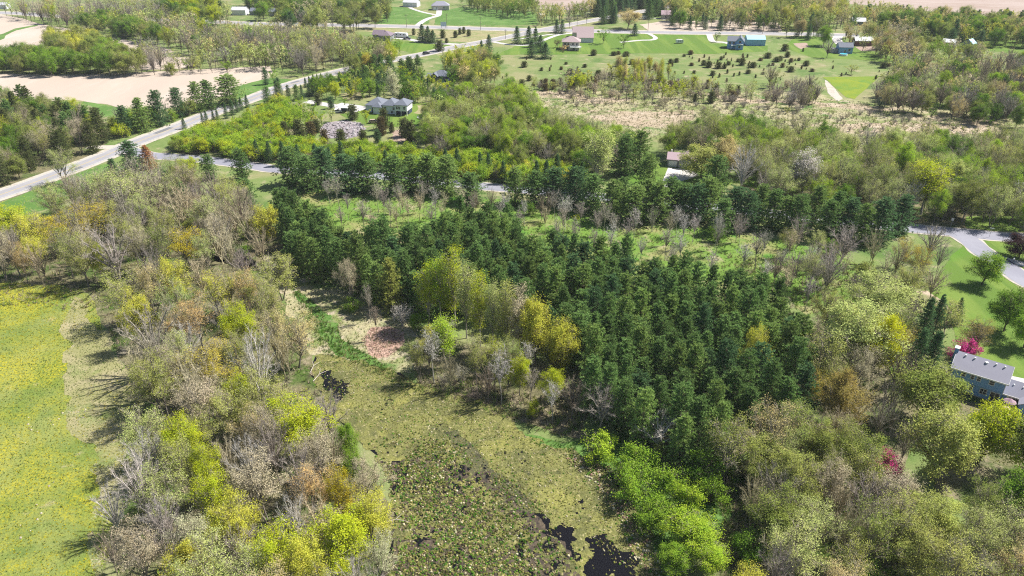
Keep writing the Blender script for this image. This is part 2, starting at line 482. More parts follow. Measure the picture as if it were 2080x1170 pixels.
def poly_ground(pts, z=0.0, step=4.0, jit=0.0, seed=0):
    g = [G(px, py, z) for px, py in pts]
    out = []
    for i in range(len(g)):
        a, b = np.array(g[i]), np.array(g[(i + 1) % len(g)])
        n = max(1, int(np.linalg.norm(b - a) / step)) if jit else 1
        n = min(n, 260)
        for k in range(n):
            p = a + (b - a) * k / n
            if jit:
                p = p + jit * np.array([mnoise.noise((p[0] * 0.11 + seed, p[1] * 0.11, 1.7)) * 1.6 + mnoise.noise((p[0] * 0.55 + seed, p[1] * 0.55, 5.7)) * 0.6,
                                        mnoise.noise((p[0] * 0.11, p[1] * 0.11 + seed, 9.1)) * 1.6 + mnoise.noise((p[0] * 0.55, p[1] * 0.55 + seed, 3.3)) * 0.6])
            out.append((float(p[0]), float(p[1])))
    return out

def flat(name, outline, z, m, kind_='structure'):
    v = [Vector((x, y, z)) for x, y in outline]
    tri = tessellate_polygon([v])
    me = bpy.data.meshes.new(name)
    f = []
    for t in tri:
        a, b, c = (v[i] for i in t)
        f.append(t if (b - a).cross(c - a).z > 0 else t[::-1])
    me.from_pydata([tuple(p) for p in v], [], f); me.materials.append(m); me.update()
    return tag(link(name, me), kind=kind_)

def sheet(name, pts, z, m, jit=0.8, step=1.5, seed=0, kind_='structure'):
    return flat(name, poly_ground(pts, 0.0, step, jit, seed), z, m, kind_)

def inside(x, y, poly):
    """Vectorised point-in-polygon."""
    x = np.atleast_1d(x); y = np.atleast_1d(y); r = np.zeros(len(x), bool)
    n = len(poly); j = n - 1
    for i in range(n):
        xi, yi = poly[i]; xj, yj = poly[j]
        if yi != yj:
            c = ((yi > y) != (yj > y)) & (x < (xj - xi) * (y - yi) / (yj - yi) + xi)
            r ^= c
        j = i
    return r

GM = {}
GM['pasture'] = ground_mat('pasture', (0.145, 0.195, 0.060), [((0.225, 0.22, 0.105), 0.035, 0.45, 0.60), ((0.085, 0.145, 0.035), 0.05, 0.52, 0.66), ((0.29, 0.26, 0.155), 0.16, 0.56, 0.70)], bmp=(0.5, 0.25, 1.2))
GM['floor'] = ground_mat('woodland_floor', (0.165, 0.15, 0.08), [((0.07, 0.11, 0.025), 0.09, 0.45, 0.6), ((0.25, 0.21, 0.14), 0.22, 0.52, 0.66), ((0.06, 0.055, 0.03), 0.3, 0.55, 0.7)], (2.2, 0.6, 1.4), bmp=(0.9, 0.4, 1.6))
GM['field'] = ground_mat('ploughed_soil', (0.425, 0.355, 0.29), [((0.39, 0.32, 0.265), 0.02, 0.44, 0.62, 12, 0.2), ((0.465, 0.395, 0.345), 0.05, 0.5, 0.7, 12, 0.25), ((0.42, 0.345, 0.275), 0.35, 0.55, 0.75, 10, 0.06)], (2.0, 0.95, 1.05), bmp=(0.5, 0.1, 2.0))
GM['far_field'] = ground_mat('bare_far_soil', (0.34, 0.27, 0.235), [((0.29, 0.22, 0.18), 0.012, 0.45, 0.6, 0, 3.0), ((0.37, 0.31, 0.27), 0.04, 0.5, 0.7, 0, 4.0)], (1.0, 0.95, 1.05))
GM['dry'] = ground_mat('dry_reed_mat', (0.36, 0.29, 0.20), [((0.44, 0.36, 0.27), 0.12, 0.45, 0.6), ((0.16, 0.19, 0.07), 0.07, 0.53, 0.62), ((0.24, 0.19, 0.12), 0.45, 0.5, 0.68)], (2.5, 0.7, 1.25), bmp=(0.9, 0.3, 1.5))
GM['wet'] = ground_mat('marsh_grass', (0.175, 0.21, 0.07), [((0.34, 0.31, 0.18), 0.085, 0.43, 0.54), ((0.07, 0.16, 0.03), 0.07, 0.56, 0.64), ((0.36, 0.31, 0.22), 0.28, 0.54, 0.64), ((0.10, 0.10, 0.05), 0.5, 0.6, 0.75)], (2.2, 0.7, 1.3), bmp=(0.9, 0.4, 1.5))
GM['strip'] = ground_mat('rough_meadow', (0.125, 0.215, 0.035), [((0.235, 0.235, 0.09), 0.05, 0.47, 0.60), ((0.30, 0.265, 0.15), 0.14, 0.57, 0.68), ((0.08, 0.20, 0.025), 0.11, 0.55, 0.66)], (2.6, 0.72, 1.25), bmp=(0.8, 0.3, 1.5))
GM['lawn'] = ground_mat('mown_lawn', (0.095, 0.162, 0.026), [((0.135, 0.20, 0.036), 0.16, 0.47, 0.57, 52, 0.07), ((0.085, 0.18, 0.02), 0.05, 0.52, 0.66)], (3.0, 0.82, 1.16), bmp=(0.5, 0.1, 3.0))
GM['gold_grass'] = ground_mat('dandelion_grass', (0.15, 0.215, 0.022), [((0.19, 0.235, 0.02), 0.06, 0.46, 0.6), ((0.11, 0.20, 0.03), 0.13, 0.52, 0.66)], (3.0, 0.82, 1.16))
GM['deep_green'] = ground_mat('verge_grass', (0.085, 0.165, 0.035), [((0.12, 0.21, 0.05), 0.08, 0.48, 0.62), ((0.24, 0.22, 0.12), 0.3, 0.58, 0.72)], (2.5, 0.75, 1.2))
GM['moss'] = ground_mat('duckweed_mat', (0.175, 0.175, 0.055), [((0.11, 0.115, 0.042), 0.16, 0.45, 0.58), ((0.22, 0.215, 0.06), 0.11, 0.53, 0.64), ((0.07, 0.075, 0.03), 0.45, 0.56, 0.68), ((0.34, 0.30, 0.15), 1.4, 0.57, 0.68)], (3.2, 0.55, 1.45), bmp=(1.0, 0.25, 2.6))
GM['channel'] = ground_mat('channel_weed', (0.095, 0.095, 0.045), [((0.05, 0.048, 0.03), 0.4, 0.48, 0.6), ((0.15, 0.145, 0.06), 0.9, 0.56, 0.68)], (3.2, 0.6, 1.4), bmp=(0.8, 0.2, 2.6))
GM['mud'] = ground_mat('marsh_mud', (0.060, 0.046, 0.034), [((0.11, 0.085, 0.055), 0.6, 0.48, 0.6), ((0.03, 0.026, 0.022), 0.9, 0.55, 0.65)], (3.2, 0.6, 1.4), 0.6, bmp=(0.8, 0.2, 2.6))
GM['leafheap'] = ground_mat('red_leaf_litter', (0.46, 0.32, 0.25), [((0.36, 0.235, 0.175), 0.35, 0.48, 0.6), ((0.43, 0.30, 0.24), 0.8, 0.55, 0.7)], (3.0, 0.6, 1.35), bmp=(1.0, 0.3, 2.5))
GM['asphalt'] = ground_mat('asphalt', (0.27, 0.265, 0.28), [((0.31, 0.30, 0.31), 0.12, 0.45, 0.65), ((0.235, 0.23, 0.245), 0.8, 0.55, 0.75)], (4.0, 0.92, 1.06), 0.9, (0.2, 0.01, 8.0))
GM['side_asphalt'] = ground_mat('bluish_asphalt', (0.225, 0.225, 0.265), [((0.26, 0.26, 0.30), 0.1, 0.45, 0.65)], (4.0, 0.92, 1.06), 0.9, (0.2, 0.01, 8.0))
GM['gravel'] = ground_mat('pale_gravel', (0.42, 0.385, 0.33), [((0.34, 0.30, 0.25), 0.3, 0.5, 0.65), ((0.25, 0.27, 0.14), 0.15, 0.6, 0.72)], (3.0, 0.85, 1.12), bmp=(0.6, 0.05, 5.0))
GM['concrete'] = plain('concrete', (0.46, 0.44, 0.42), 0.85, 0.06, 0.4)
GM['rubble'] = ground_mat('stony_ground', (0.27, 0.235, 0.25), [((0.35, 0.31, 0.32), 0.3, 0.5, 0.6), ((0.16, 0.15, 0.13), 0.5, 0.56, 0.66)], (2.0, 0.6, 1.35), bmp=(1.0, 0.4, 2.0))
GM['dirt'] = ground_mat('bare_dirt', (0.33, 0.245, 0.20), [((0.27, 0.20, 0.15), 0.2, 0.5, 0.62)], (2.0, 0.85, 1.12))
GM['white_line'] = plain('road_paint_white', (0.6, 0.6, 0.57), 0.6, 0.1)
GM['yellow_line'] = plain('road_paint_yellow', (0.5, 0.38, 0.12), 0.6, 0.1)
# the meadow full of dandelions: flecks of yellow gathered in patches
def meadow_material():
    m, nt, nn, b = mat_new('dandelion_meadow')
    geo = nn.new('ShaderNodeNewGeometry').outputs['Position']
    c = mix(nt, ramp(nt, noise(nt, 0.06, 5, 0.6, geo), 0.42, 0.6), (0.135, 0.185, 0.038), (0.195, 0.225, 0.065))
    c = mix(nt, ramp(nt, noise(nt, 0.035, 5, 0.65, geo), 0.52, 0.66), c, (0.095, 0.15, 0.035))
    c = mix(nt, ramp(nt, noise(nt, 0.16, 5, 0.7, geo), 0.60, 0.72), c, (0.30, 0.27, 0.15))
    patch = ramp(nt, noise(nt, 0.05, 6, 0.7, geo, 0.8), 0.42, 0.62)
    fleck = ramp(nt, noise(nt, 2.0, 5, 0.9, geo), 0.45, 0.58)
    mm = nn.new('ShaderNodeMath'); mm.operation = 'MULTIPLY'
    nt.links.new(patch, mm.inputs[0]); nt.links.new(fleck, mm.inputs[1])
    c = mix(nt, mm.outputs[0], c, (0.42, 0.36, 0.012))
    c = mul(nt, c, noise(nt, 2.6, 4, 0.8, geo), 0.72, 1.26)
    nt.links.new(c, b.inputs['Base Color']); b.inputs['Roughness'].default_value = 0.95
    b.inputs['Specular IOR Level'].default_value = 0.1
    bump(nt, b, noise(nt, 2.2, 4, 0.7, geo), 0.8, 0.25)
    return m
GM['meadow'] = meadow_material()
GM['margin'] = ground_mat('meadow_margin', (0.235, 0.23, 0.10), [((0.31, 0.275, 0.155), 0.10, 0.48, 0.62), ((0.165, 0.205, 0.06), 0.12, 0.56, 0.68), ((0.38, 0.33, 0.22), 0.3, 0.6, 0.72)], (2.6, 0.72, 1.26), bmp=(0.8, 0.25, 2.0))
GM['straw'] = ground_mat('pale_straw_grass', (0.27, 0.245, 0.125), [((0.19, 0.22, 0.08), 0.12, 0.48, 0.62), ((0.36, 0.31, 0.20), 0.3, 0.56, 0.7)], (2.6, 0.72, 1.26), bmp=(0.8, 0.25, 2.0))
# still, dark water
def water_material():
    m, nt, nn, b = mat_new('dark_water')
    b.inputs['Base Color'].default_value = (0.008, 0.008, 0.010, 1)
    b.inputs['Roughness'].default_value = 0.15; b.inputs['IOR'].default_value = 1.33; b.inputs['Specular IOR Level'].default_value = 0.12
    bump(nt, b, noise(nt, 2.5, 3, 0.6), 0.06, 0.03)
    return m
GM['water'] = water_material()

# ground to the horizon
flat('ground', [(-4500, -600), (4500, -600), (4500, 7000), (-4500, 7000)], 0.0, GM['pasture'])

MEADOW = [(-330, 560), (-60, 566), (0, 568), (60, 572), (165, 585), (200, 640), (215, 700), (260, 770), (300, 860), (260, 950), (225, 1010), (215, 1060), (215, 1180), (240, 1260), (-400, 1260)]
sheet('meadow', MEADOW, 0.030, GM['meadow'], 1.2, 2.0, 1)
sheet('straw_margin', [(128, 640), (160, 600), (188, 660), (235, 700), (262, 760), (300, 840), (262, 900), (235, 960), (215, 1010), (195, 1020), (180, 960), (195, 900), (150, 885), (135, 850), (128, 780), (118, 740), (128, 700)], 0.038, GM['margin'], 1.7, 0.8, 3)
sheet('mown_track', [(178, 1085), (190, 1078), (196, 1110), (205, 1150), (222, 1190), (200, 1190), (184, 1150), (176, 1115)], 0.042, GM['straw'], 0.3, 1.0, 4)

sheet('ploughed_field', [(-260, 152), (0, 149), (100, 152), (250, 149), (330, 145), (420, 140), (500, 136), (550, 134), (553, 148), (545, 165), (520, 178), (480, 190), (440, 200), (400, 210), (330, 222), (262, 223), (215, 212), (150, 203), (80, 205), (0, 205), (-300, 215)], 0.030, GM['field'], 0.8, 3, 5)
sheet('ploughed_field', [(-300, 30), (0, 29), (45, 37), (78, 48), (160, 62), (250, 80), (345, 101), (352, 106), (300, 113), (240, 118), (150, 120), (0, 128), (-300, 135)], 0.030, GM['field'], 0.8, 4, 6)
sheet('ploughed_field', [(250, 119), (340, 116), (405, 117), (398, 132), (360, 141), (300, 142), (255, 135)], 0.030, GM['field'], 0.8, 3, 7)
sheet('grass_track', [(0, 70), (8, 68), (30, 58), (75, 50), (78, 52), (32, 62), (12, 72), (10, 78), (0, 82), (-60, 84), (-60, 70)], 0.038, GM['deep_green'], 0.3, 3, 8)
sheet('far_field', [(1725, -30), (2300, -30), (2300, 40), (2080, 36), (1990, 34), (1900, 24), (1790, 12), (1725, 8)], 0.030, GM['far_field'], 1.0, 8, 9)
sheet('far_field', [(1080, -20), (1215, -20), (1220, 16), (1190, 20), (1095, 22)], 0.030, GM['far_field'], 1.0, 8, 10)
sheet('fallow_field', [(1300, 50), (1345, 43), (1450, 41), (1580, 46), (1590, 64), (1450, 63), (1320, 62)], 0.030, GM['field'], 1.0, 5, 11)
sheet('verge', [(170, 206), (262, 222), (300, 223), (300, 240), (200, 240), (160, 215)], 0.036, GM['deep_green'], 0.8, 3, 12)
sheet('verge', [(470, 178), (550, 158), (600, 162), (570, 185), (480, 215)], 0.036, GM['deep_green'], 0.8, 3, 13)
sheet('verge', [(0, 412), (90, 378), (200, 336), (232, 330), (240, 345), (180, 380), (110, 420), (40, 440), (0, 440), (-90, 470)], 0.036, GM['deep_green'], 0.8, 3, 14)

sheet('pasture_field', [(783, 12), (820, 15), (880, 30), (870, 48), (800, 50), (760, 48)], 0.030, GM['deep_green'], 1.0, 5, 15)
sheet('pasture_field', [(895, 22), (940, 14), (1090, 26), (1090, 50), (1000, 52), (880, 50)], 0.030, GM['deep_green'], 1.0, 5, 16)
sheet('dry_verge', [(740, 56), (900, 62), (1040, 64), (1040, 72), (960, 86), (900, 84), (830, 72), (740, 64)], 0.034, GM['straw'], 1.0, 4, 17)
sheet('lawn', [(790, 84), (860, 84), (930, 95), (925, 100), (862, 112), (800, 100)], 0.034, GM['lawn'], 0.6, 3, 18)
sheet('lawn', [(1190, 66), (1440, 70), (1440, 88), (1560, 92), (1560, 104), (1440, 110), (1300, 108), (1180, 110), (1010, 112), (1050, 92), (1120, 72)], 0.034, GM['lawn'], 0.8, 4, 19)
sheet('lawn', [(1620, 72), (1700, 78), (1760, 100), (1830, 122), (1800, 126), (1720, 120), (1650, 118), (1590, 96)], 0.034, GM['lawn'], 0.8, 4, 20)
sheet('lawn', [(1900, 88), (2100, 80), (2140, 112), (2060, 108), (1960, 100)], 0.034, GM['lawn'], 0.8, 4, 21)
sheet('lawn', [(690, 232), (835, 208), (910, 210), (900, 235), (860, 252), (800, 258), (740, 252)], 0.034, GM['lawn'], 0.8, 3, 22)
sheet('clover_field', [(1672, 157), (1788, 155), (1770, 170), (1748, 190), (1738, 201), (1718, 198), (1700, 180)], 0.046, GM['gold_grass'], 0.4, 2, 23)

sheet('wetland', [(1060, 182), (1130, 186), (1300, 184), (1500, 188), (1640, 186), (1740, 205), (1860, 215), (2000, 232), (2100, 250), (2100, 300), (1900, 296), (1700, 290), (1500, 290), (1380, 285), (1240, 280), (1110, 262), (1060, 230)], 0.030, GM['wet'], 2.0, 3, 24)
sheet('dry_reed_bed', [(1190, 222), (1260, 226), (1330, 228), (1405, 226), (1410, 242), (1370, 256), (1300, 262), (1240, 250), (1195, 240)], 0.044, GM['dry'], 2.0, 2, 25)
sheet('dry_reed_bed', [(1860, 236), (1960, 232), (2020, 244), (2060, 262), (2000, 276), (1920, 272), (1800, 268), (1700, 272), (1600, 268), (1640, 252), (1800, 250)], 0.044, GM['dry'], 2.0, 2, 26)
sheet('dry_reed_bed', [(1096, 186), (1150, 184), (1200, 196), (1290, 202), (1230, 212), (1150, 202), (1100, 196)], 0.044, GM['dry'], 2.0, 2, 27)
sheet('dry_reed_bed', [(1390, 186), (1500, 196), (1640, 206), (1760, 214), (1850, 222), (1780, 226), (1650, 216), (1480, 206)], 0.044, GM['dry'], 2.0, 2, 28)
sheet('footpath', [(1676, 162), (1682, 165), (1700, 184), (1712, 200), (1700, 206), (1682, 190), (1678, 178)], 0.048, GM['gravel'], 0.5, 2, 29)

STRIP = [(560, 400), (700, 376), (900, 400), (1060, 408), (1240, 435), (1480, 470), (1640, 500), (1760, 540), (1740, 620), (1640, 640), (1600, 600), (1400, 580), (1230, 560), (1100, 520), (950, 470), (800, 480), (650, 500), (560, 470)]
sheet('rough_meadow', STRIP, 0.030, GM['strip'], 1.5, 2, 30)
sheet('lawn', [(1530, 345), (1590, 350), (1640, 385), (1560, 395), (1520, 375)], 0.034, GM['lawn'], 0.8, 2, 31)
sheet('lawn', [(1260, 360), (1345, 330), (1400, 335), (1440, 350), (1500, 370), (1420, 400), (1300, 400)], 0.034, GM['lawn'], 0.8, 2, 32)
RIGHT_LAWN = [(1965, 488), (1990, 505), (2040, 560), (2090, 606), (2180, 640), (2180, 800), (2090, 800), (2048, 772), (2010, 740), (1985, 735), (1950, 700), (1935, 660), (1900, 640), (1888, 600), (1905, 560), (1930, 520)]
sheet('lawn', RIGHT_LAWN, 0.034, GM['lawn'], 0.5, 1.5, 33)
sheet('lawn', [(1965, 440), (2070, 438), (2200, 445), (2200, 476), (2070, 472), (1965, 464)], 0.034, GM['lawn'], 0.5, 2, 34)
sheet('lawn', [(2000, 486), (2080, 490), (2200, 498), (2200, 600), (2080, 556), (2040, 520), (2006, 498)], 0.034, GM['lawn'], 0.5, 2, 35)
sheet('shade_toned_grass', [(1930, 800), (1990, 800), (2100, 850), (2300, 900), (2300, 1300), (2100, 1300), (2080, 1130), (1990, 1040), (1900, 1010), (1880, 900)], 0.030, GM['floor'], 1.5, 2, 36)  # tree shade put into the colour: woodland floor in place of bright lawn

MARSH = [(520, 515), (560, 520), (640, 560), (700, 590), (760, 605), (830, 650), (860, 700), (840, 760), (760, 760), (640, 720), (600, 650), (560, 580)]
sheet('marsh_edge', MARSH, 0.034, GM['wet'], 1.2, 1.5, 37)
sheet('cattail_bed', [(596, 590), (622, 600), (664, 655), (712, 700), (790, 748), (860, 786), (840, 798), (770, 762), (705, 732), (665, 716), (640, 670), (612, 630)], 0.040, GM['deep_green'], 1.5, 1.0, 51)
sheet('leaf_litter', [(735, 690), (752, 668), (790, 662), (815, 680), (822, 700), (800, 722), (770, 725), (745, 712)], 0.046, GM['leafheap'], 1.2, 1.0, 38)
sheet('reed_mat', [(1450, 905), (1500, 900), (1530, 915), (1500, 930), (1455, 935)], 0.046, GM['dry'], 0.6, 1.0, 39)
GRASSBANK = [(1060, 880), (1150, 900), (1250, 880), (1350, 895), (1460, 915), (1500, 960), (1470, 1060), (1400, 1180), (1330, 1200), (1320, 1080), (1270, 1010), (1230, 950), (1150, 920), (1080, 905)]
sheet('grass_bank', GRASSBANK, 0.032, GM['deep_green'], 1.2, 1.5, 40)

# the pond: dark water, and over it a mat of duckweed and sedge with open holes
POND = [(640, 722), (700, 728), (800, 752), (850, 785), (940, 800), (1010, 830), (1060, 880), (1110, 905), (1180, 925), (1240, 960), (1275, 1020), (1315, 1080), (1345, 1170), (1370, 1280), (740, 1280), (790, 1130), (800, 1060), (790, 980), (760, 920), (700, 870), (665, 830), (630, 760)]
OPEN = [[(652, 752), (668, 758), (684, 770), (706, 776), (704, 800), (690, 816), (672, 806), (664, 785)],
        [(1040, 1022), (1066, 1036), (1090, 1048), (1122, 1066), (1155, 1082), (1172, 1104), (1178, 1140), (1150, 1128), (1120, 1100), (1095, 1078)],
        [(1202, 1096), (1225, 1088), (1246, 1092), (1252, 1112), (1278, 1124), (1290, 1150), (1320, 1180), (1330, 1260), (1150, 1260), (1185, 1180), (1190, 1150), (1205, 1130), (1192, 1110)],
        [(790, 950), (812, 945), (826, 965), (818, 990), (800, 1010), (792, 1000)]]
sheet('pond_water', POND, 0.030, GM['water'], 0.6, 1.5, 41)
pg = poly_ground(POND)
og = [poly_ground(o) for o in OPEN]
xs = [p[0] for p in pg]; ys = [p[1] for p in pg]
cell = 0.21
gx = np.arange(min(xs) - 1, max(xs) + 1, cell); gy = np.arange(min(ys) - 1, max(ys) + 1, cell)
X, Y = np.meshgrid(gx, gy)
def fbm(X, Y, s, seed=0, octs=3):
    """Cheap smooth lattice noise in -1..1."""
    out = np.zeros_like(X); amp = 1.0
    for o in range(octs):
        q = np.random.default_rng(seed * 17 + o).uniform(-1, 1, (256, 256))
        u = X * s * 2 ** o + 500.3; v = Y * s * 2 ** o + 500.7
        i = np.floor(u).astype(int); j = np.floor(v).astype(int); fu = u - i; fv = v - j
        fu = fu * fu * (3 - 2 * fu); fv = fv * fv * (3 - 2 * fv)
        a, b_, c_, d = q[i % 256, j % 256], q[(i + 1) % 256, j % 256], q[i % 256, (j + 1) % 256], q[(i + 1) % 256, (j + 1) % 256]
        out += amp * ((a * (1 - fu) + b_ * fu) * (1 - fv) + (c_ * (1 - fu) + d * fu) * fv); amp *= 0.5
    return out / 1.75
wx = X + fbm(X, Y, 0.35, 1) * 1.3; wy = Y + fbm(X, Y, 0.35, 2) * 1.3
keep = inside(wx.ravel(), wy.ravel(), pg).reshape(X.shape)
hole = np.zeros_like(keep)
for o in og: hole |= inside((X + fbm(X, Y, 0.5, 3) * 1.6).ravel(), (Y + fbm(X, Y, 0.5, 4) * 1.6).ravel(), o).reshape(X.shape)
sedge_zone = inside((X + fbm(X, Y, 0.2, 12) * 3.5).ravel(), (Y + fbm(X, Y, 0.2, 13) * 3.5).ravel(), poly_ground([(760, 930), (900, 930), (1000, 975), (1080, 1050), (1150, 1130), (1210, 1280), (740, 1280), (800, 1050)])).reshape(X.shape)
hole |= sedge_zone & (fbm(X, Y, 1.3, 15) + 0.5 * fbm(X, Y, 0.12, 16) > -0.02)
hole |= (fbm(X, Y, 0.3, 5) > 0.52) & inside(X.ravel(), Y.ravel(), poly_ground([(780, 940), (1080, 1030), (1200, 1200), (1180, 1280), (740, 1280), (800, 1050)])).reshape(X.shape) & (fbm(X, Y, 1.2, 6) > 0.0)
isle = hole & (fbm(X, Y, 0.8, 8) > 0.50)
hole |= (fbm(X, Y, 0.25, 18) + 0.8 * fbm(X, Y, 1.7, 19) > 0.85)
keep0 = keep.copy()
keep &= ~(hole & ~isle)
channel = inside((X + fbm(X, Y, 0.3, 41) * 1.2).ravel(), (Y + fbm(X, Y, 0.3, 42) * 1.2).ravel(), poly_ground([(905, 880), (925, 878), (985, 935), (1035, 985), (1085, 1035), (1120, 1062), (1095, 1078), (1050, 1045), (1000, 1000), (950, 950)])).reshape(X.shape)
mud = keep0 & ~keep & sedge_zone & (fbm(X, Y, 0.5, 43) > -0.25)
nx = X.shape[1]
Z = 0.06 + 0.035 * fbm(X, Y, 0.9, 9)
allv = np.stack([X, Y, Z], -1).reshape(-1, 3)
def cells(name, sel, m, dz=0.0):
    jj, ii = np.where(sel[:-1, :-1]); idx = jj * nx + ii
    q = np.stack([idx, idx + 1, idx + 1 + nx, idx + nx], -1)
    used, inv = np.unique(q, return_inverse=True)
    b = MB(); b.add(allv[used] + np.array([0, 0, dz]), inv.reshape(-1, 4))
    tag(link(name, b.mesh(name, [m], True)), kind='stuff')
cells('duckweed_mat', keep & ~channel, GM['moss'])
cells('channel_weed', keep & channel, GM['channel'], -0.012)
cells('marsh_mud', mud, GM['mud'], -0.018)
MATGRID = (gx, gy, keep)

# ------------------------------------------------------------------ roads
ROADS = []
def smooth_line(pts, n=8):
    p = [np.array(G(*a)) for a in pts]
    p = [2 * p[0] - p[1]] + p + [2 * p[-1] - p[-2]]
    out = []
    for i in range(1, len(p) - 2):
        for k in range(n):
            t = k / n
            out.append(0.5 * ((2 * p[i]) + (-p[i - 1] + p[i + 1]) * t + (2 * p[i - 1] - 5 * p[i] + 4 * p[i + 1] - p[i + 2]) * t * t + (-p[i - 1] + 3 * p[i] - 3 * p[i + 1] + p[i + 2]) * t ** 3))
    out.append(p[-2])
    return np.array(out)

def strip(name, line, w, z, m, off=0.0, dash=None, jit=0.0):
    t = norm(np.gradient(line, axis=0)); nrm = np.stack([-t[:, 1], t[:, 0]], 1)
    jl = np.array([jit * mnoise.noise((p[0] * 0.3, p[1] * 0.3, 2.0)) for p in line])[:, None]
    a = line + nrm * (off - w / 2 - jl); b = line + nrm * (off + w / 2 + jl)
    mb = MB()
    for i in range(len(line) - 1):
        if dash and (i // dash) % 2: continue
        mb.add([(a[i][0], a[i][1], z), (a[i + 1][0], a[i + 1][1], z), (b[i + 1][0], b[i + 1][1], z), (b[i][0], b[i][1], z)], [[0, 1, 2, 3]])
    o = link(name, mb.mesh(name, [m])); tag(o, kind='structure')
    return o

main_line = smooth_line([(-260, 478), (-120, 432), (0, 396), (75, 369), (150, 341), (215, 316), (278, 289), (365, 256), (440, 226), (510, 201), (570, 178), (640, 158), (715, 139), (807, 120), (870, 108), (932, 94), (977, 86), (1037, 74), (1090, 63), (1147, 52), (1200, 42), (1255, 32), (1327, 19), (1440, -1), (1500, -12)])
side_line = smooth_line([(262, 305), (300, 315), (350, 319), (420, 325), (520, 338), (560, 344), (660, 350), (765, 357), (900, 371), (1000, 380), (1060, 385), (1150, 394), (1300, 408), (1485, 425), (1650, 444), (1800, 459), (1860, 465), (1930, 471), (2000, 478), (2080, 484), (2200, 492), (2300, 500)])
fork_line = smooth_line([(1925, 466), (1965, 486), (2003, 517), (2048, 545), (2085, 572), (2180, 620), (2300, 690)])
cross_line = smooth_line([(-300, 22), (0, 26), (120, 33), (250, 38), (400, 43), (520, 48), (640, 50), (740, 52), (900, 56), (1040, 60), (1147, 62), (1300, 65), (1440, 67), (1560, 68), (1700, 71), (1745, 72)])
for name, line, w, sh, m, z in (('county_road', main_line, 7.6, 1.9, GM['asphalt'], 0.075), ('side_road', side_line, 6.2, 0.7, GM['side_asphalt'], 0.068), ('side_road', fork_line, 6.4, 0.5, GM['side_asphalt'], 0.072), ('cross_road', cross_line, 9.0, 3.0, GM['asphalt'], 0.064)):
    strip('road_shoulder', line, w + 2 * sh, z - 0.014, GM['gravel'], jit=0.5)
    strip(name, line, w, z, m)
    ROADS.append((line, w / 2 + sh))
GM['patch'] = ground_mat('tar_patch', (0.15, 0.15, 0.16), [((0.19, 0.19, 0.20), 0.5, 0.5, 0.65)], (4.0, 0.9, 1.08), 0.9, (0.2, 0.01, 8.0))
for k_, i_ in enumerate((14, 31, 52, 66, 83, 110)):
    seg = main_line[i_:i_ + 2 + k_ % 3]
    if len(seg) > 1: strip('road_patch', seg, 1.4 + 0.5 * (k_ % 3), 0.078, GM['patch'], -1.9 if k_ % 2 else 1.7, jit=0.25)
for k_, i_ in enumerate((60, 74)): strip('road_patch', side_line[i_:i_ + 3], 0.25, 0.071, GM['patch'], 0.6 * (1 if k_ else -1))
for off in (-3.35, 3.35): strip('road_marking', main_line, 0.16, 0.080, GM['white_line'], off)
for off in (-0.16, 0.16): strip('road_marking', main_line, 0.14, 0.080, GM['yellow_line'], off)
def drive(name, pts, w, m, z=0.056, jit=0.0):
    l = smooth_line(pts, 5); strip(name, l, w, z, m, jit=jit); ROADS.append((l, w / 2)); return l
drive('driveway', [(848, 52), (858, 44), (872, 37), (889, 32), (892, 25), (892, 21)], 4.5, GM['concrete'])
drive('driveway', [(889, 31), (860, 25), (838, 18), (832, 14)], 3.2, GM['concrete'], 0.052)
drive('driveway', [(950, 91), (905, 89), (862, 86), (830, 80), (800, 77)], 4.5, GM['concrete'])
drive('driveway', [(1000, 85), (1040, 91), (1080, 90), (1130, 72), (1165, 67)], 3.2, GM['concrete'])
drive('driveway', [(1160, 68), (1120, 70), (1090, 74), (1040, 82)], 2.4, GM['concrete'], 0.052)
drive('driveway', [(1240, 66), (1290, 67), (1315, 68), (1331, 76), (1325, 81), (1300, 82), (1260, 86)], 3.0, GM['concrete'])
drive('driveway', [(1440, 67), (1442, 74), (1448, 84), (1470, 86), (1486, 90)], 4.0, GM['concrete'])
drive('driveway', [(1704, 71), (1700, 80), (1708, 90), (1720, 93)], 6.0, GM['concrete'])
drive('driveway', [(1300, 38), (1330, 37), (1352, 40)], 3.0, GM['concrete'])
drive('driveway', [(622, 206), (660, 212), (690, 217), (730, 219)], 5.0, GM['concrete'])
drive('driveway', [(680, 214), (720, 220), (736, 224)], 10.0, GM['concrete'], 0.060)
drive('farm_track', [(255, 302), (228, 299), (205, 299), (180, 298)], 4.5, GM['gravel'], 0.052)
drive('driveway', [(2015, 519), (2060, 532), (2110, 545), (2200, 570)], 3.2, GM['concrete'], 0.058)
sheet('driveway', [(1357, 341), (1402, 344), (1420, 356), (1400, 364), (1370, 372), (1352, 382), (1344, 372)], 0.056, GM['concrete'], 0.0)
drive('driveway', [(2050, 773), (2100, 784), (2160, 800)], 4.0, GM['concrete'], 0.056)
sheet('stony_yard', [(640, 262), (665, 250), (700, 245), (735, 250), (742, 262), (728, 276), (700, 284), (660, 280)], 0.052, GM['rubble'], 1.2, 1.0, 44)
sheet('dirt_patch', [(785, 268), (820, 262), (850, 270), (845, 286), (800, 290)], 0.044, GM['dirt'], 1.5, 1.5, 45)
sheet('dirt_patch', [(1612, 88), (1635, 87), (1645, 96), (1625, 100)], 0.044, GM['dirt'], 1.0, 1.5, 46)
sheet('dirt_patch', [(1735, 95), (1775, 94), (1778, 103), (1750, 104)], 0.044, GM['dirt'], 0.6, 1.5, 47)
sheet('dirt_patch', [(690, 190), (730, 186), (735, 200), (700, 204)], 0.044, GM['straw'], 1.5, 1.5, 48)
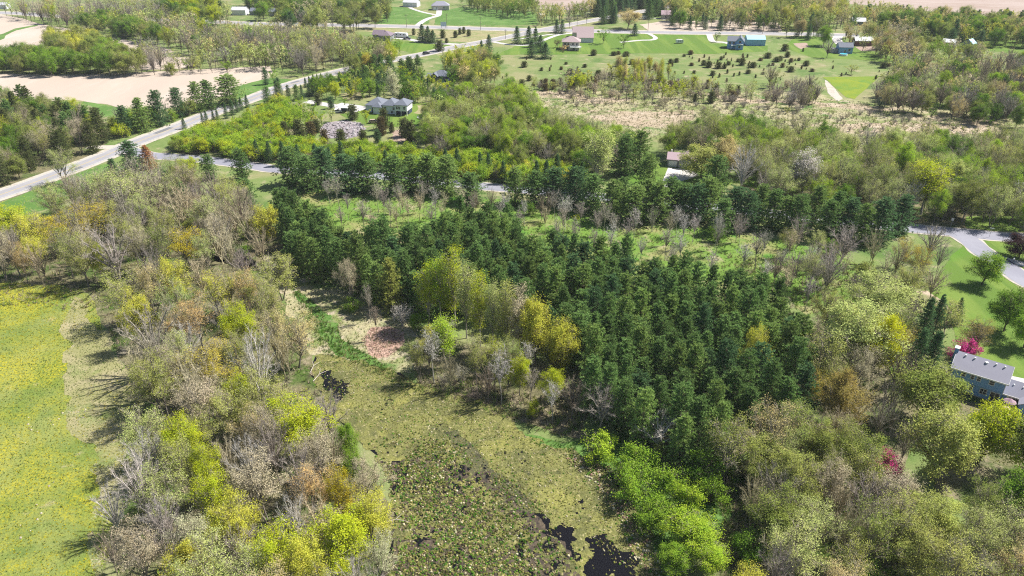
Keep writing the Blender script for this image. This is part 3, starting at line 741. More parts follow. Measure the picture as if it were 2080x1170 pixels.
sheet('dirt_patch', [(850, 214), (880, 218), (870, 232), (835, 230)], 0.044, GM['straw'], 1.5, 1.5, 49)
sheet('sand_path', [(1860, 592), (1880, 590), (1915, 612), (1935, 635), (1920, 640), (1895, 622), (1865, 604)], 0.044, GM['dry'], 0.6, 1.0, 50)

def floor_sheet(poly, hm, seed, m='floor'):
    pts = [G(a, b, hm * 0.5) for a, b in poly]
    out = []
    for i in range(len(pts)):
        a, b = np.array(pts[i]), np.array(pts[(i + 1) % len(pts)]); n = max(1, min(200, int(np.linalg.norm(b - a) / 2)))
        for k in range(n):
            p = a + (b - a) * k / n
            q = p + 2.0 * np.array([mnoise.noise((p[0] * 0.2 + seed, p[1] * 0.2, 1.7)), mnoise.noise((p[0] * 0.2, p[1] * 0.2 + seed, 9.1))])
            out.append((float(q[0]), float(q[1])))
    flat('woodland_floor', out, 0.015, GM[m])
floor_sheet([(-150, 430), (0, 420), (330, 445), (500, 480), (600, 600), (655, 720), (790, 980), (830, 1300), (215, 1300), (215, 1000), (265, 860), (255, 760), (190, 600), (100, 575), (-150, 575)], 13, 1)
floor_sheet([(60, 415), (130, 380), (320, 340), (560, 400), (580, 470), (560, 520), (300, 460)], 12, 2)
floor_sheet([(560, 395), (665, 455), (800, 470), (935, 440), (1040, 455), (1300, 535), (1560, 592), (1655, 690), (1660, 810), (1450, 890), (1310, 850), (1170, 750), (1050, 620), (860, 590), (700, 550), (590, 505)], 10, 3)
floor_sheet([(1480, 900), (1570, 850), (1720, 880), (1790, 1000), (1990, 1040), (2260, 1150), (2260, 1320), (1420, 1320), (1480, 1060)], 12, 4)
floor_sheet([(1380, 258), (2230, 282), (2230, 430), (1960, 430), (1780, 410), (1550, 385), (1500, 300)], 12, 5)
floor_sheet([(-160, 180), (0, 178), (225, 225), (200, 275), (130, 325), (0, 372), (-160, 430)], 12, 6)
floor_sheet([(830, 640), (900, 660), (1100, 700), (1190, 800), (1190, 860), (1020, 810), (850, 750)], 8, 7)
floor_sheet([(1640, 640), (1850, 640), (1860, 700), (1880, 800), (1850, 930), (1700, 880), (1560, 860)], 8, 8)
floor_sheet([(330, 295), (560, 205), (640, 290), (1190, 345), (1180, 378), (800, 335), (400, 306)], 5, 9)
floor_sheet([(870, 225), (1060, 180), (1300, 285), (1200, 340), (860, 285)], 10, 10)
# ------------------------------------------------------------------ buildings and man-made things
FOOT = []
M['glass'] = plain('window_glass', (0.03, 0.035, 0.045), 0.12, 0.05)
M['white'] = plain('white_trim', (0.72, 0.72, 0.70), 0.6, 0.04)
M['blue_siding'] = plain('blue_siding', (0.17, 0.33, 0.58), 0.7, 0.06, 1.5)
M['foundation'] = plain('foundation', (0.33, 0.32, 0.30), 0.9, 0.08)
M['grey_roof'] = plain('grey_shingle', (0.27, 0.265, 0.315), 0.9, 0.04, 1.0)
M['slate_roof'] = plain('slate_shingle', (0.135, 0.15, 0.185), 0.85, 0.10, 2.0)
M['purple_roof'] = plain('plum_shingle', (0.175, 0.135, 0.165), 0.9, 0.10, 2.0)
M['brown_roof'] = plain('pinkish_brown_shingle', (0.33, 0.255, 0.255), 0.9, 0.08, 2.0)
M['pink_roof'] = plain('mauve_shingle', (0.36, 0.265, 0.29), 0.9, 0.08, 2.0)
M['tan_roof'] = plain('tan_tile', (0.42, 0.25, 0.17), 0.9, 0.08, 2.0)
M['metal_roof'] = plain('pale_metal_roof', (0.50, 0.50, 0.53), 0.5, 0.05, 1.0)
M['cyan_roof'] = plain('pale_blue_metal', (0.30, 0.55, 0.62), 0.5, 0.04, 1.0)
M['cyan_wall'] = plain('sky_blue_cladding', (0.24, 0.42, 0.58), 0.6, 0.05, 1.0)
M['white_wall'] = plain('white_siding', (0.66, 0.67, 0.69), 0.7, 0.04, 1.0)
M['beige_wall'] = plain('beige_siding', (0.48, 0.43, 0.38), 0.75, 0.05, 1.0)
M['navy_wall'] = plain('navy_siding', (0.035, 0.05, 0.095), 0.7, 0.08, 1.0)
M['grey_wall'] = plain('grey_siding', (0.24, 0.25, 0.28), 0.7, 0.06, 1.0)
M['red_wall'] = plain('dark_red_boards', (0.13, 0.06, 0.05), 0.8, 0.15, 1.0)
M['wood'] = plain('deck_board', (0.50, 0.39, 0.29), 0.8, 0.14, 2.0)
M['pole_wood'] = plain('weathered_pole', (0.16, 0.13, 0.11), 0.9, 0.15)
M['steel'] = plain('galvanised_steel', (0.40, 0.40, 0.41), 0.4, 0.05, 2.0, 0.5)
M['black'] = plain('black_rubber', (0.02, 0.02, 0.022), 0.7, 0.1)
M['parasol'] = plain('faded_plum_canvas', (0.30, 0.20, 0.24), 0.9, 0.08)
M['pool'] = plain('pool_water', (0.10, 0.50, 0.60), 0.1, 0.08)
M['stone'] = plain('pale_stone', (0.48, 0.45, 0.41), 0.9, 0.15, 2.0)
M['dead_wood'] = plain('bleached_wood', (0.46, 0.41, 0.35), 0.9, 0.15, 2.0)

def vol(root, x0, y0, L, W, z0, H, rise, wm, rm, roof='gable', over=0.35, wall_name='wall', fascia=False, axis='x'):
    """One block of a building: walls with gables and a roof of real thickness. Front faces -y."""
    mb = MB()
    x1, y1, z1 = x0 + L, y0 + W, z0 + H
    mb.add([(x0, y0, z0), (x1, y0, z0), (x1, y1, z0), (x0, y1, z0), (x0, y0, z1), (x1, y0, z1), (x1, y1, z1), (x0, y1, z1)],
           [[0, 1, 5, 4], [1, 2, 6, 5], [2, 3, 7, 6], [3, 0, 4, 7]])
    ym, xm = (y0 + y1) / 2, (x0 + x1) / 2
    if roof == 'gable':
        if axis == 'x': mb.add([(x0, y0, z1), (x0, y1, z1), (x0, ym, z1 + rise), (x1, y0, z1), (x1, y1, z1), (x1, ym, z1 + rise)], [[0, 2, 1], [3, 4, 5]])
        else: mb.add([(x0, y0, z1), (x1, y0, z1), (xm, y0, z1 + rise), (x0, y1, z1), (x1, y1, z1), (xm, y1, z1 + rise)], [[0, 1, 2], [3, 5, 4]])
    w = link(wall_name, mb.mesh(wall_name, [wm]), root)
    rb = MB(); t = 0.16
    if roof == 'gable':
        if axis == 'x':
            s = rise / (W / 2); o = over
            prof = [(y0 - o, z1 - s * o), (ym, z1 + rise), (y1 + o, z1 - s * o)]
            a, b = x0 - o, x1 + o
            pts = [(a, y, z) for y, z in prof] + [(b, y, z) for y, z in prof]
        else:
            s = rise / (L / 2); o = over
            prof = [(x0 - o, z1 - s * o), (xm, z1 + rise), (x1 + o, z1 - s * o)]
            a, b = y0 - o, y1 + o
            pts = [(x, a, z) for x, z in prof] + [(x, b, z) for x, z in prof]
        up = [(p[0], p[1], p[2] + t) for p in pts]
        rb.add(up + [(p[0], p[1], p[2] + 0.01) for p in pts], [[0, 1, 4, 3], [1, 2, 5, 4], [6, 9, 10, 7], [7, 10, 11, 8], [0, 3, 9, 6], [2, 8, 11, 5], [0, 6, 7, 1], [1, 7, 8, 2], [3, 4, 10, 9], [4, 5, 11, 10]])
    else:
        o = over; h = min(L, W) / 2 + o
        e = [(x0 - o, y0 - o), (x1 + o, y0 - o), (x1 + o, y1 + o), (x0 - o, y1 + o)]
        if L >= W: r = [(x0 - o + h, ym), (x1 + o - h, ym)]
        else: r = [(xm, y0 - o + h), (xm, y1 + o - h)]
        v = [(x, y, z1 + t) for x, y in e] + [(x, y, z1 + rise + t) for x, y in r] + [(x, y, z1 + 0.01) for x, y in e]
        if L >= W: f4 = [[0, 1, 5, 4], [2, 3, 4, 5]]; f3 = [[1, 2, 5], [3, 0, 4]]
        else: f4 = [[1, 2, 5, 4], [3, 0, 4, 5]]; f3 = [[0, 1, 4], [2, 3, 5]]
        rb.add(v, f4 + [[0, 6, 7, 1], [1, 7, 8, 2], [2, 8, 9, 3], [3, 9, 6, 0], [6, 9, 8, 7]]); rb.add(v, f3)
    ro = link('roof', rb.mesh('roof', [rm]), root)
    if fascia:
        fb = MB(); o = over; s = rise / (W / 2); z = z1 - s * o
        fb.box(x0 - o - 0.03, x1 + o + 0.03, y0 - o - 0.09, y0 - o - 0.003, z - 0.16, z + 0.13)
        fb.box(x0 - o - 0.03, x1 + o + 0.03, y1 + o + 0.003, y1 + o + 0.09, z - 0.16, z + 0.13)
        for xx in (x0 - o - 0.06, x1 + o + 0.005):
            for sg in (-1, 1):
                ye = ym + sg * (W / 2 + o)
                fb.add([(xx, ye, z - 0.16), (xx + 0.06, ye, z - 0.16), (xx + 0.06, ym, z1 + rise - 0.12), (xx, ym, z1 + rise - 0.12), (xx, ye, z + 0.19), (xx + 0.06, ye, z + 0.19), (xx + 0.06, ym, z1 + rise + 0.20), (xx, ym, z1 + rise + 0.20)],
                       [[0, 1, 2, 3], [4, 7, 6, 5], [0, 4, 5, 1], [2, 6, 7, 3], [0, 3, 7, 4], [1, 5, 6, 2]])
        link('fascia', fb.mesh('fascia', [M['white']]), root)
    return ro

def opening(root, kind_, face, pos, u, z, w, h, cols=1, rows=2, frame=None, fill=None):
    """A framed window or door on the wall plane; panes are children of the frame."""
    if face == 'front': B = Matrix.Translation((u, pos, z))
    elif face == 'back': B = Matrix.Translation((u, pos, z)) @ Matrix.Rotation(math.pi, 4, 'Z')
    elif face == 'left': B = Matrix.Translation((pos, u, z)) @ Matrix.Rotation(-math.pi / 2, 4, 'Z')
    else: B = Matrix.Translation((pos, u, z)) @ Matrix.Rotation(math.pi / 2, 4, 'Z')
    fr = MB(); b = 0.09; d0, d1 = -0.07, -0.002
    fr.box(-w / 2 - b, w / 2 + b, d0, d1, h / 2, h / 2 + b, 0, B); fr.box(-w / 2 - b, w / 2 + b, d0, d1, -h / 2 - b, -h / 2, 0, B)
    fr.box(-w / 2 - b, -w / 2, d0, d1, -h / 2, h / 2, 0, B); fr.box(w / 2, w / 2 + b, d0, d1, -h / 2, h / 2, 0, B)
    for i in range(1, cols): x = -w / 2 + w * i / cols; fr.box(x - 0.035, x + 0.035, d0, d1, -h / 2, h / 2, 0, B)
    for i in range(1, rows): y = -h / 2 + h * i / rows; fr.box(-w / 2, w / 2, d0 + 0.01, d1, y - 0.03, y + 0.03, 0, B)
    f = link(kind_, fr.mesh(kind_, [frame or M['white']]), root)
    for i in range(cols):
        pm = MB(); pm.box(-w / 2 + w * i / cols + 0.01, -w / 2 + w * (i + 1) / cols - 0.01, -0.03, -0.004, -h / 2, h / 2, 0, B)
        link('pane' if fill is None else 'panel', pm.mesh('pane', [fill or M['glass']]), f)
    return f

def block(root, name, x0, x1, y0, y1, z0, z1, m):
    mb = MB(); mb.box(x0, x1, y0, y1, z0, z1); return link(name, mb.mesh(name, [m]), root)

def house(name, label, cat, loc, yaw, foot=None, group=None):
    r = empty(name, (loc[0], loc[1], 0), R(yaw)); tag(r, label, cat, group)
    a = R(yaw); L, W = foot or (9, 7)
    n = max(1, int(L / 4))
    for i in range(n + 1):
        for j in (0.15, 0.85):
            u, v = L * i / n, W * j
            FOOT.append((loc[0] + u * math.cos(a) - v * math.sin(a), loc[1] + u * math.sin(a) + v * math.cos(a), 3.2))
    return r

# the blue two-storey house at the right
h = house('blue_house', 'blue two-storey house with grey roof and white trim beside the mown lawn', 'house', (88.3, 122.0), -36.3, (12, 6.4))
block(h, 'foundation', 0.08, 9.2, 0.28, 6.3, -0.3, 0.25, M['foundation'])
mbw = MB(); mbw.box(0.05, 9.25, 0.32, 6.35, 0.25, 2.75); link('lower_wall', mbw.mesh('lower_wall', [M['blue_siding']]), h)
vol(h, 0, 0, 9.3, 6.4, 2.7, 2.6, 1.9, M['blue_siding'], M['grey_roof'], wall_name='upper_wall', fascia=True)
for u, w in ((2.0, 0.75), (3.65, 0.55), (4.75, 0.6), (7.0, 0.8)): opening(h, 'window', 'front', 0.0, u, 4.3, w, 0.95)
for u, w, c in ((0.85, 0.8, 1), (2.25, 0.75, 1), (3.95, 0.6, 1), (6.15, 1.1, 2)): opening(h, 'window', 'front', 0.32, u, 1.65, w, 1.15, c)
opening(h, 'patio_door', 'front', 0.32, 8.15, 1.2, 1.5, 1.95, 2, 1)
block(h, 'well_cover', 3.3, 4.3, -0.25, 0.28, 0.0, 0.45, M['black'])
for y in (1.8, 4.4): opening(h, 'window', 'left', 0.0, y, 4.3, 0.7, 0.95)
ch = block(h, 'chimney', -0.75, -0.05, 2.75, 3.75, 0, 7.95, M['blue_siding'])
block(ch, 'chimney_cap', -0.85, 0.05, 2.65, 3.85, 7.95, 8.1, M['white'])
for i, (u, s) in enumerate(((1.4, 0.16), (3.0, 0.15), (5.1, 0.28), (6.7, 0.14), (8.2, 0.14))):
    mb = MB(); y = 2.55 if s < 0.2 else 2.45; z = 2.7 + 2.6 + 1.9 * y / 3.2 + 0.05
    mb.cyl((u, y, z), (u, y, z + (0.45 if s < 0.2 else 0.30)), s, s, 10); link('roof_vent', mb.mesh('roof_vent', [M['white']]), h)
for xx in (-0.02, 9.22): block(h, 'corner_trim', xx, xx + 0.10, -0.03, 0.07, 2.7, 5.2, M['white'])
vol(h, 9.32, 0.78, 8.0, 5.0, 0, 2.65, 1.75, M['blue_siding'], M['grey_roof'], wall_name='wing_wall', fascia=True)
opening(h, 'window', 'front', 0.78, 11.3, 1.55, 1.75, 1.15, 3, 1)
vol(h, 12.4, -1.6, 3.6, 3.4, 0, 2.6, 1.2, M['blue_siding'], M['grey_roof'], wall_name='wing_wall', axis='y')
opening(h, 'window', 'left', 12.4, 0.0, 1.5, 0.9, 1.1)
for u in (10.6, 12.2):
    mb = MB(); mb.cyl((u, 2.4, 3.7), (u, 2.4, 4.15), 0.13, 0.13, 8); link('roof_vent', mb.mesh('roof_vent', [M['white']]), h)
dk = empty('garden_deck', (88.3, 122.0, 0), R(-36.3)); tag(dk, 'pale wooden deck with railings below the blue house wing', 'deck')
for i in range(16):
    y = -5.2 + i * 0.33
    x0 = 9.9 + (0.0 if i > 5 else (5 - i) * 0.35); x1 = 12.3 if i > 10 else 16.0
    mb = MB(); mb.box(x0, x1, y, y + 0.29, 0.68, 0.74); link('plank', mb.mesh('plank', [M['wood']]), dk)
for x, y in ((10, 0.3), (10, -1.6), (10, -3.3), (11.6, -5.15), (13.5, -5.15), (15.8, -5.15)):
    mb = MB(); mb.box(x - 0.05, x + 0.05, y - 0.05, y + 0.05, 0, 1.7); link('post', mb.mesh('post', [M['wood']]), dk)
for a, b in (((10, 0.3), (10, -3.3)), ((10, -3.3), (11.6, -5.15)), ((11.6, -5.15), (15.8, -5.15))):
    for z in (1.12, 1.68):
        mb = MB(); mb.cyl((a[0], a[1], z), (b[0], b[1], z), 0.045, 0.045, 5); link('rail', mb.mesh('rail', [M['wood']]), dk)
um = empty('parasol', (88.3 + 11.2 * 0.806 - 1.4 * 0.592 - 0.6, 122.0 - 11.2 * 0.592 - 1.4 * 0.806, 0.74)); tag(um, 'faded plum parasol standing on the wooden deck', 'parasol')
mb = MB(); mb.cyl((0, 0, 0), (0, 0, 2.3), 0.03, 0.03, 6); link('pole', mb.mesh('pole', [M['white']]), um)
mb = MB(); mb.cyl((0, 0, 1.8), (0, 0, 2.45), 1.15, 0.05, 8); link('canopy', mb.mesh('canopy', [M['parasol']]), um)
FOOT.append((97, 113, 3.0))

# the garage house in the middle
h = house('garage_house', 'house with mauve roof and white garage doors half hidden by an olive tree', 'house', (56.2, 256.2), -14, (9, 8))
vol(h, 0, 0, 3.9, 7, 0, 2.8, 1.5, M['grey_wall'], M['pink_roof'], axis='x')
vol(h, 4.0, -0.7, 5.8, 7.0, 0, 2.8, 1.6, M['grey_wall'], M['pink_roof'], axis='y')
opening(h, 'garage_door', 'front', 0.0, 1.95, 1.1, 2.7, 2.1, 1, 4, None, M['white_wall'])
opening(h, 'garage_door', 'front', -0.7, 7.1, 1.1, 4.0, 2.1, 1, 4, None, M['white_wall'])
block(h, 'chimney', 0.8, 1.3, 4.0, 4.5, 3, 5.0, M['white'])

# the white ranch house
h = house('ranch_house', 'white ranch house with dark slate hip roofs on the mown garden', 'house', (-65.5, 329.0), -12, (20, 8))
vol(h, 0, 0.3, 8.2, 9, 0, 3.0, 2.7, M['white_wall'], M['slate_roof'], 'hip', 0.5)
vol(h, 4.2, -2.0, 3.6, 4, 0, 3.0, 1.7, M['white_wall'], M['slate_roof'], 'hip', 0.5)
vol(h, 8.3, -0.8, 6.2, 8, 0, 3.7, 2.3, M['white_wall'], M['slate_roof'], 'hip', 0.5)
vol(h, 14.6, -2.4, 5.6, 7.5, 2.0, 2.6, 2.0, M['white_wall'], M['slate_roof'], 'hip', 0.5)
block(h, 'lower_wall', 14.8, 20.0, 0.2, 4.9, 0, 1.99, M['navy_wall'])
for x, y in ((14.75, -2.25), (17.4, -2.25), (20.05, -2.25)): block(h, 'column', x - 0.14, x + 0.14, y - 0.14, y + 0.14, 0, 2.0, M['white'])
opening(h, 'door', 'front', 0.3, 3.2, 1.05, 0.9, 2.1, 1, 1)
opening(h, 'garage_door', 'front', -2.0, 6.0, 1.1, 2.6, 2.1, 1, 4, None, M['white'])
for u in (9.6, 13.4): opening(h, 'window', 'front', -0.8, u, 2.5, 0.9, 1.1)
opening(h, 'window', 'front', -0.8, 12.6, 0.95, 0.9, 0.9)
for u in (15.6, 16.7, 19.0): opening(h, 'window', 'front', -2.4, u, 3.4, 0.8, 1.2)
# small things near it
h = house('carport', 'small open carport with white roof left of the white ranch house', 'carport', (-77.5, 327.5), -6, (3.4, 4))
for x in (0.1, 3.9):
    for y in (0.1, 3.3): block(h, 'post', x - 0.08, x + 0.08, y - 0.08, y + 0.08, 0, 2.2, M['grey_wall'])
block(h, 'roof', -0.2, 4.2, -0.2, 3.6, 2.2, 2.42, M['white']); block(h, 'back_wall', 0, 4, 3.5, 3.6, 0, 2.2, M['navy_wall'])

# the dark blue bungalow
h = house('navy_bungalow', 'dark navy bungalow with slate roof beside a tall light pole', 'house', (-43.6, 387.0), -14, (11, 7))
vol(h, 1.8, 0, 9.2, 7, 0, 3.2, 2.2, M['navy_wall'], M['slate_roof'], 'hip', 0.5)
vol(h, 2.2, -1.2, 3.6, 4.5, 0, 3.3, 1.5, M['navy_wall'], M['slate_roof'], axis='y')
vol(h, -1.2, 2.0, 3.6, 5.0, 0, 2.4, 1.0, M['grey_wall'], M['slate_roof'])
block(h, 'porch', 5.9, 11.2, -1.9, -0.02, 0, 0.5, M['white'])
for u in (7.0, 9.2): opening(h, 'window', 'front', 0, u, 1.9, 1.0, 1.1, 1, 2, M['grey_wall'])
opening(h, 'window', 'front', -1.2, 4.0, 1.7, 0.9, 1.0, 1, 2, M['grey_wall'])

# the purple-roofed house with its trailer
h = house('plum_roof_house', 'low house with plum shingle roof beside a white camper', 'house', (-91.3, 504.5), -9, (12, 8))
vol(h, 0, 0, 6.6, 8, 0, 3.4, 2.1, M['grey_wall'], M['purple_roof'], 'gable', 0.6)
vol(h, 5.0, -1.8, 7.2, 8.6, 0, 3.0, 2.3, M['grey_wall'], M['purple_roof'], 'hip', 0.6)
for u in (6.2, 8.4, 10.6): opening(h, 'window', 'front', -1.8, u, 1.6, 1.3, 1.3, 1, 1)

def vehicle(name, label, cat, loc, yaw, col, L=4.7, W=1.85, Hh=1.5, style='car', group=None):
    r = empty(name, (loc[0], loc[1], loc[2] if len(loc) > 2 else 0.06), R(yaw)); tag(r, label, cat, group)
    m = plain(name + '_paint', col, 0.3, 0.03)
    w2 = W / 2
    if style == 'car': prof = [(-L / 2, 0.35), (-L / 2, 0.85), (-L / 2 + 0.5, 0.95), (L / 2 - 0.9, 0.92), (L / 2 - 0.05, 0.75), (L / 2, 0.35)]; cab = [(-L * 0.46, 0.94), (-L * 0.36, Hh), (L * 0.08, Hh), (L * 0.25, 0.92)]
    elif style == 'pickup': prof = [(-L / 2, 0.45), (-L / 2, 1.0), (-L * 0.05, 1.0), (L / 2 - 0.9, 1.02), (L / 2, 0.9), (L / 2, 0.45)]; cab = [(-L * 0.10, 1.0), (-L * 0.06, Hh), (L * 0.14, Hh), (L * 0.24, 1.0)]
    else: prof = [(-L / 2, 0.5), (-L / 2, Hh - 0.25), (-L / 2 + 0.2, Hh), (L / 2 - 0.6, Hh), (L / 2, Hh - 0.7), (L / 2, 0.5)]; cab = None
    b = MB(); n = len(prof)
    v = [(x, -w2, z) for x, z in prof] + [(x, w2, z) for x, z in prof]
    b.add(v, [[i, (i + 1) % n, n + (i + 1) % n, n + i] for i in range(n)])
    for s in (0, n):
        c = (0, -w2 if s == 0 else w2, 0.6); b.add([v[s + i] for i in range(n)] + [c], [[i, (i + 1) % n, n] for i in range(n)])
    link('body', b.mesh('body', [m]), r)
    if cab:
        c = MB(); q = w2 - 0.12
        v = [(x, -q if i in (1, 2) else -w2 + 0.03, z) for i, (x, z) in enumerate(cab)] + [(x, q if i in (1, 2) else w2 - 0.03, z) for i, (x, z) in enumerate(cab)]
        c.add(v, [[0, 1, 2, 3], [4, 7, 6, 5], [0, 4, 5, 1], [2, 6, 7, 3]]); cb_ = link('window', c.mesh('window', [M['glass']]), r)
        t = MB(); t.box(cab[1][0], cab[2][0], -q, q, Hh - 0.02, Hh + 0.04); link('roof', t.mesh('roof', [m]), r)
    else:
        for sgn in (-1, 1):
            for x0 in (-L * 0.35, -L * 0.05, L * 0.22):
                t = MB(); t.box(x0, x0 + 0.9, sgn * w2 - 0.02, sgn * w2 + 0.02, Hh * 0.55, Hh * 0.8); link('window', t.mesh('window', [M['glass']]), r)
        t = MB(); t.box(-L * 0.3, -L * 0.1, -0.4, 0.4, Hh + 0.002, Hh + 0.3); link('roof_unit', t.mesh('roof_unit', [M['white']]), r)
    wm = MB(); wm.cyl((0, -0.12, 0), (0, 0.12, 0), 0.34, 0.34, 12); wm.cyl((0, 0.12, 0), (0, -0.12, 0), 0.34, 0.34, 12)
    wme = wm.mesh('wheel', [M['black']])
    for x in (-L * 0.31, L * 0.31):
        for y in (-w2 + 0.1, w2 - 0.1): link('wheel', wme, r, (x, y, 0.34))
    return r
vehicle('car', 'dark car driving on the county road', 'car', (*G(866, 110), 0.08), 44, (0.03, 0.03, 0.04))
vehicle('camper', 'long white camper parked beside the plum-roofed house', 'camper', G(815, 76), -14, (0.72, 0.72, 0.72), 9.0, 2.5, 2.9, 'van')
vehicle('pickup_truck', 'dark pickup parked at the nose of the white camper', 'pickup', G(827, 80), -10, (0.05, 0.05, 0.08), 5.2, 1.95, 1.85, 'pickup')
vehicle('car', 'white car parked beside the clump of dark spruces', 'car', G(856, 80), 5, (0.7, 0.7, 0.7))
vehicle('car', 'white car parked left of the small carport', 'car', G(684, 229), 20, (0.65, 0.65, 0.66))
vehicle('car', 'old tan car parked on the dirt below the white ranch house', 'car', G(760, 250), 8, (0.40, 0.30, 0.22))
vehicle('trailer', 'small white trailer on the lawn above the far pasture', 'trailer', G(1380, 88), 10, (0.72, 0.72, 0.72), 4.5, 2.2, 2.3, 'van')
vehicle('delivery_van', 'white van standing on the lawn right of the willow', 'van', G(1307, 39), 10, (0.6, 0.6, 0.62), 5.0, 2.0, 2.2, 'van')

# the beige barn, its wing and the brown-roofed house
h = house('beige_barn', 'large beige barn with pinkish brown roof beside the cross road', 'barn', (40.4, 510.5), -2, (13, 9))
vol(h, 0, 0, 13.5, 9, 0, 3.6, 2.9, M['beige_wall'], M['brown_roof']); opening(h, 'door', 'left', 0, 4.5, 1.5, 2.4, 2.6, 1, 1, M['grey_wall'], M['black'])
h = house('long_garage', 'white garage with pinkish roof between the barn and the brown-roofed house', 'garage', (42.0, 494.5), -2, (10, 8))
vol(h, 0, 0, 10.5, 8, 0, 3.1, 2.4, M['white_wall'], M['brown_roof']); opening(h, 'window', 'front', 0, 1.6, 1.6, 0.7, 1.3, 1, 1)
h = house('brown_roof_house', 'house with brown hip roof and a terrace above the far pasture', 'house', (31.0, 470.0), -6, (10, 8))
vol(h, 0, 0, 10.5, 9, 0, 4.8, 2.7, M['beige_wall'], M['brown_roof'], 'hip', 0.6)
for u in (1.6, 3.6, 6.4, 8.8): opening(h, 'window', 'front', 0, u, 3.6, 1.1, 1.3, 1, 1)
for u in (2.6, 7.4): opening(h, 'patio_door', 'front', 0, u, 1.1, 1.8, 2.0, 2, 1)
block(h, 'terrace', 4.6, 11.6, -2.8, -0.1, 2.1, 2.35, M['white']); 
for x in (4.8, 8.0, 11.4): block(h, 'post', x - 0.1, x + 0.1, -2.7, -2.5, 0, 3.2, M['white'])
block(h, 'railing', 4.6, 11.6, -2.86, -2.80, 2.9, 3.1, M['white'])

# the dark blue house and the sky blue shed
h = house('navy_gable_house', 'dark blue gabled house with white balconies left of the sky blue shed', 'house', (133.5, 474.5), -16, (10, 8))
vol(h, 0, 0.4, 6.2, 8, 0, 4.6, 2.2, M['blue_siding'], M['slate_roof'])
vol(h, 5.2, -1.6, 4.6, 9.0, 0, 5.0, 2.3, M['blue_siding'], M['slate_roof'], axis='y')
for u, z in ((3.8, 3.5), (1.6, 3.5)): opening(h, 'window', 'front', 0.4, u, z, 1.1, 1.2, 1, 1)
for z in (4.6, 1.6): opening(h, 'window', 'front', -1.6, 7.5, z, 1.3, 1.2, 1, 1)
block(h, 'balcony', 2.4, 5.6, -2.0, 0.3, 2.3, 2.55, M['white']); block(h, 'balcony', 5.6, 9.4, -3.2, -1.7, 3.3, 3.55, M['white'])
for x, y in ((2.5, -1.9), (5.4, -3.1), (9.3, -3.1)): block(h, 'post', x, x + 0.15, y, y + 0.15, 0, 3.3 if y < -3 else 2.3, M['white'])
h = house('blue_shed', 'long sky blue metal shed beside the dark blue gabled house', 'shed', (148.5, 484.0), -3, (11, 7))
vol(h, 0, 0, 11.5, 8, 0, 3.7, 2.0, M['cyan_wall'], M['cyan_roof'], over=0.15); block(h, 'corner_trim', 11.49, 11.62, -0.1, 0.1, 0, 3.7, M['white'])
# the small blue house, the red shed, the pool
h = house('small_blue_house', 'small blue house with dark roof above a round pool', 'house', (197.0, 459.0), -6, (8, 7))
vol(h, 0, 0, 8.0, 7, 0, 3.8, 2.0, M['blue_siding'], M['slate_roof']); opening(h, 'window', 'front', 0, 6.0, 2.2, 1.2, 1.3, 1, 1); opening(h, 'door', 'front', 0, 3.6, 1.1, 0.9, 2.0, 1, 1)
block(h, 'sunroom', -3.4, -0.02, 1.0, 5.0, 0, 2.6, M['grey_wall'])
h = house('red_shed', 'dark red shed with pale metal roof behind bare earth', 'shed', (216.5, 482.5), -2, (11, 6))
vol(h, 0, 0, 10.8, 6, 0, 3.3, 1.8, M['red_wall'], M['metal_roof']); opening(h, 'door', 'left', 0, 3, 1.4, 2.2, 2.6, 1, 1, None, M['white_wall'])
p = empty('garden_pool', (*G(1713, 113), 0)); tag(p, 'round above-ground pool with turquoise water below the small blue house', 'pool')
mb = MB(); mb.cyl((0, 0, 0), (0, 0, 1.1), 2.2, 2.2, 20); link('pool_wall', mb.mesh('pool_wall', [M['white_wall']]), p)
mb = MB(); mb.cyl((0, 0, 1.101), (0, 0, 1.12), 2.1, 2.1, 20); link('water', mb.mesh('water', [M['pool']]), p)
# farther houses
def simple(name, label, cat, px, py, yaw, L, W, H, rise, wm, rm, rt='gable', win=2):
    x, y = G(px, py); r = house(name, label, cat, (x, y), yaw, (L, W)); vol(r, 0, 0, L, W, 0, H, rise, wm, rm, rt)
    for i in range(win): opening(r, 'window', 'front', 0, L * (i + 0.7) / (win + 0.4), H * 0.55, 1.1, 1.1, 1, 1)
    return r
simple('white_shed', 'white shed with pale roof above the curved drive at the top', 'shed', 819, 14, -12, 12, 9, 3.6, 1.9, M['white_wall'], M['metal_roof'], win=0)
r = simple('grey_roof_house', 'pale house with grey roof at the head of the curved drive', 'house', 877, 21, 2, 14, 8, 3.4, 3.0, M['beige_wall'], M['grey_roof'], 'hip', 2)
opening(r, 'garage_door', 'front', 0, 3.2, 1.2, 3.6, 2.1, 1, 1, None, M['white'])
simple('white_barn', 'long white barn among trees at the top left', 'barn', 471, 31, -2, 11, 8, 3.8, 1.8, M['white_wall'], M['metal_roof'], win=0)
simple('dark_roof_house', 'grey house with dark roof right of the long white barn', 'house', 508, 31, -4, 9, 8, 3.0, 1.9, M['grey_wall'], M['slate_roof'], win=1)
simple('low_house', 'low dark-roofed house half hidden by trees at the top left', 'house', 547, 32, -4, 8, 7, 3.0, 1.8, M['beige_wall'], M['slate_roof'], win=1)
simple('shed_by_corner', 'pale shed at the top left corner of the picture', 'shed', -6, 18, 0, 8, 6, 3, 1.5, M['white_wall'], M['metal_roof'], win=0)
simple('tan_roof_house', 'house with tan tiled roof hidden in the wood above the county road', 'house', 678, 76, -60, 9, 6, 2.6, 1.6, M['beige_wall'], M['tan_roof'], win=0)
simple('lilac_roof_house', 'house with pale lilac gabled roof right of the willow', 'house', 1343, 39, -8, 10, 8, 3.4, 2.4, M['beige_wall'], M['pink_roof'], win=2)
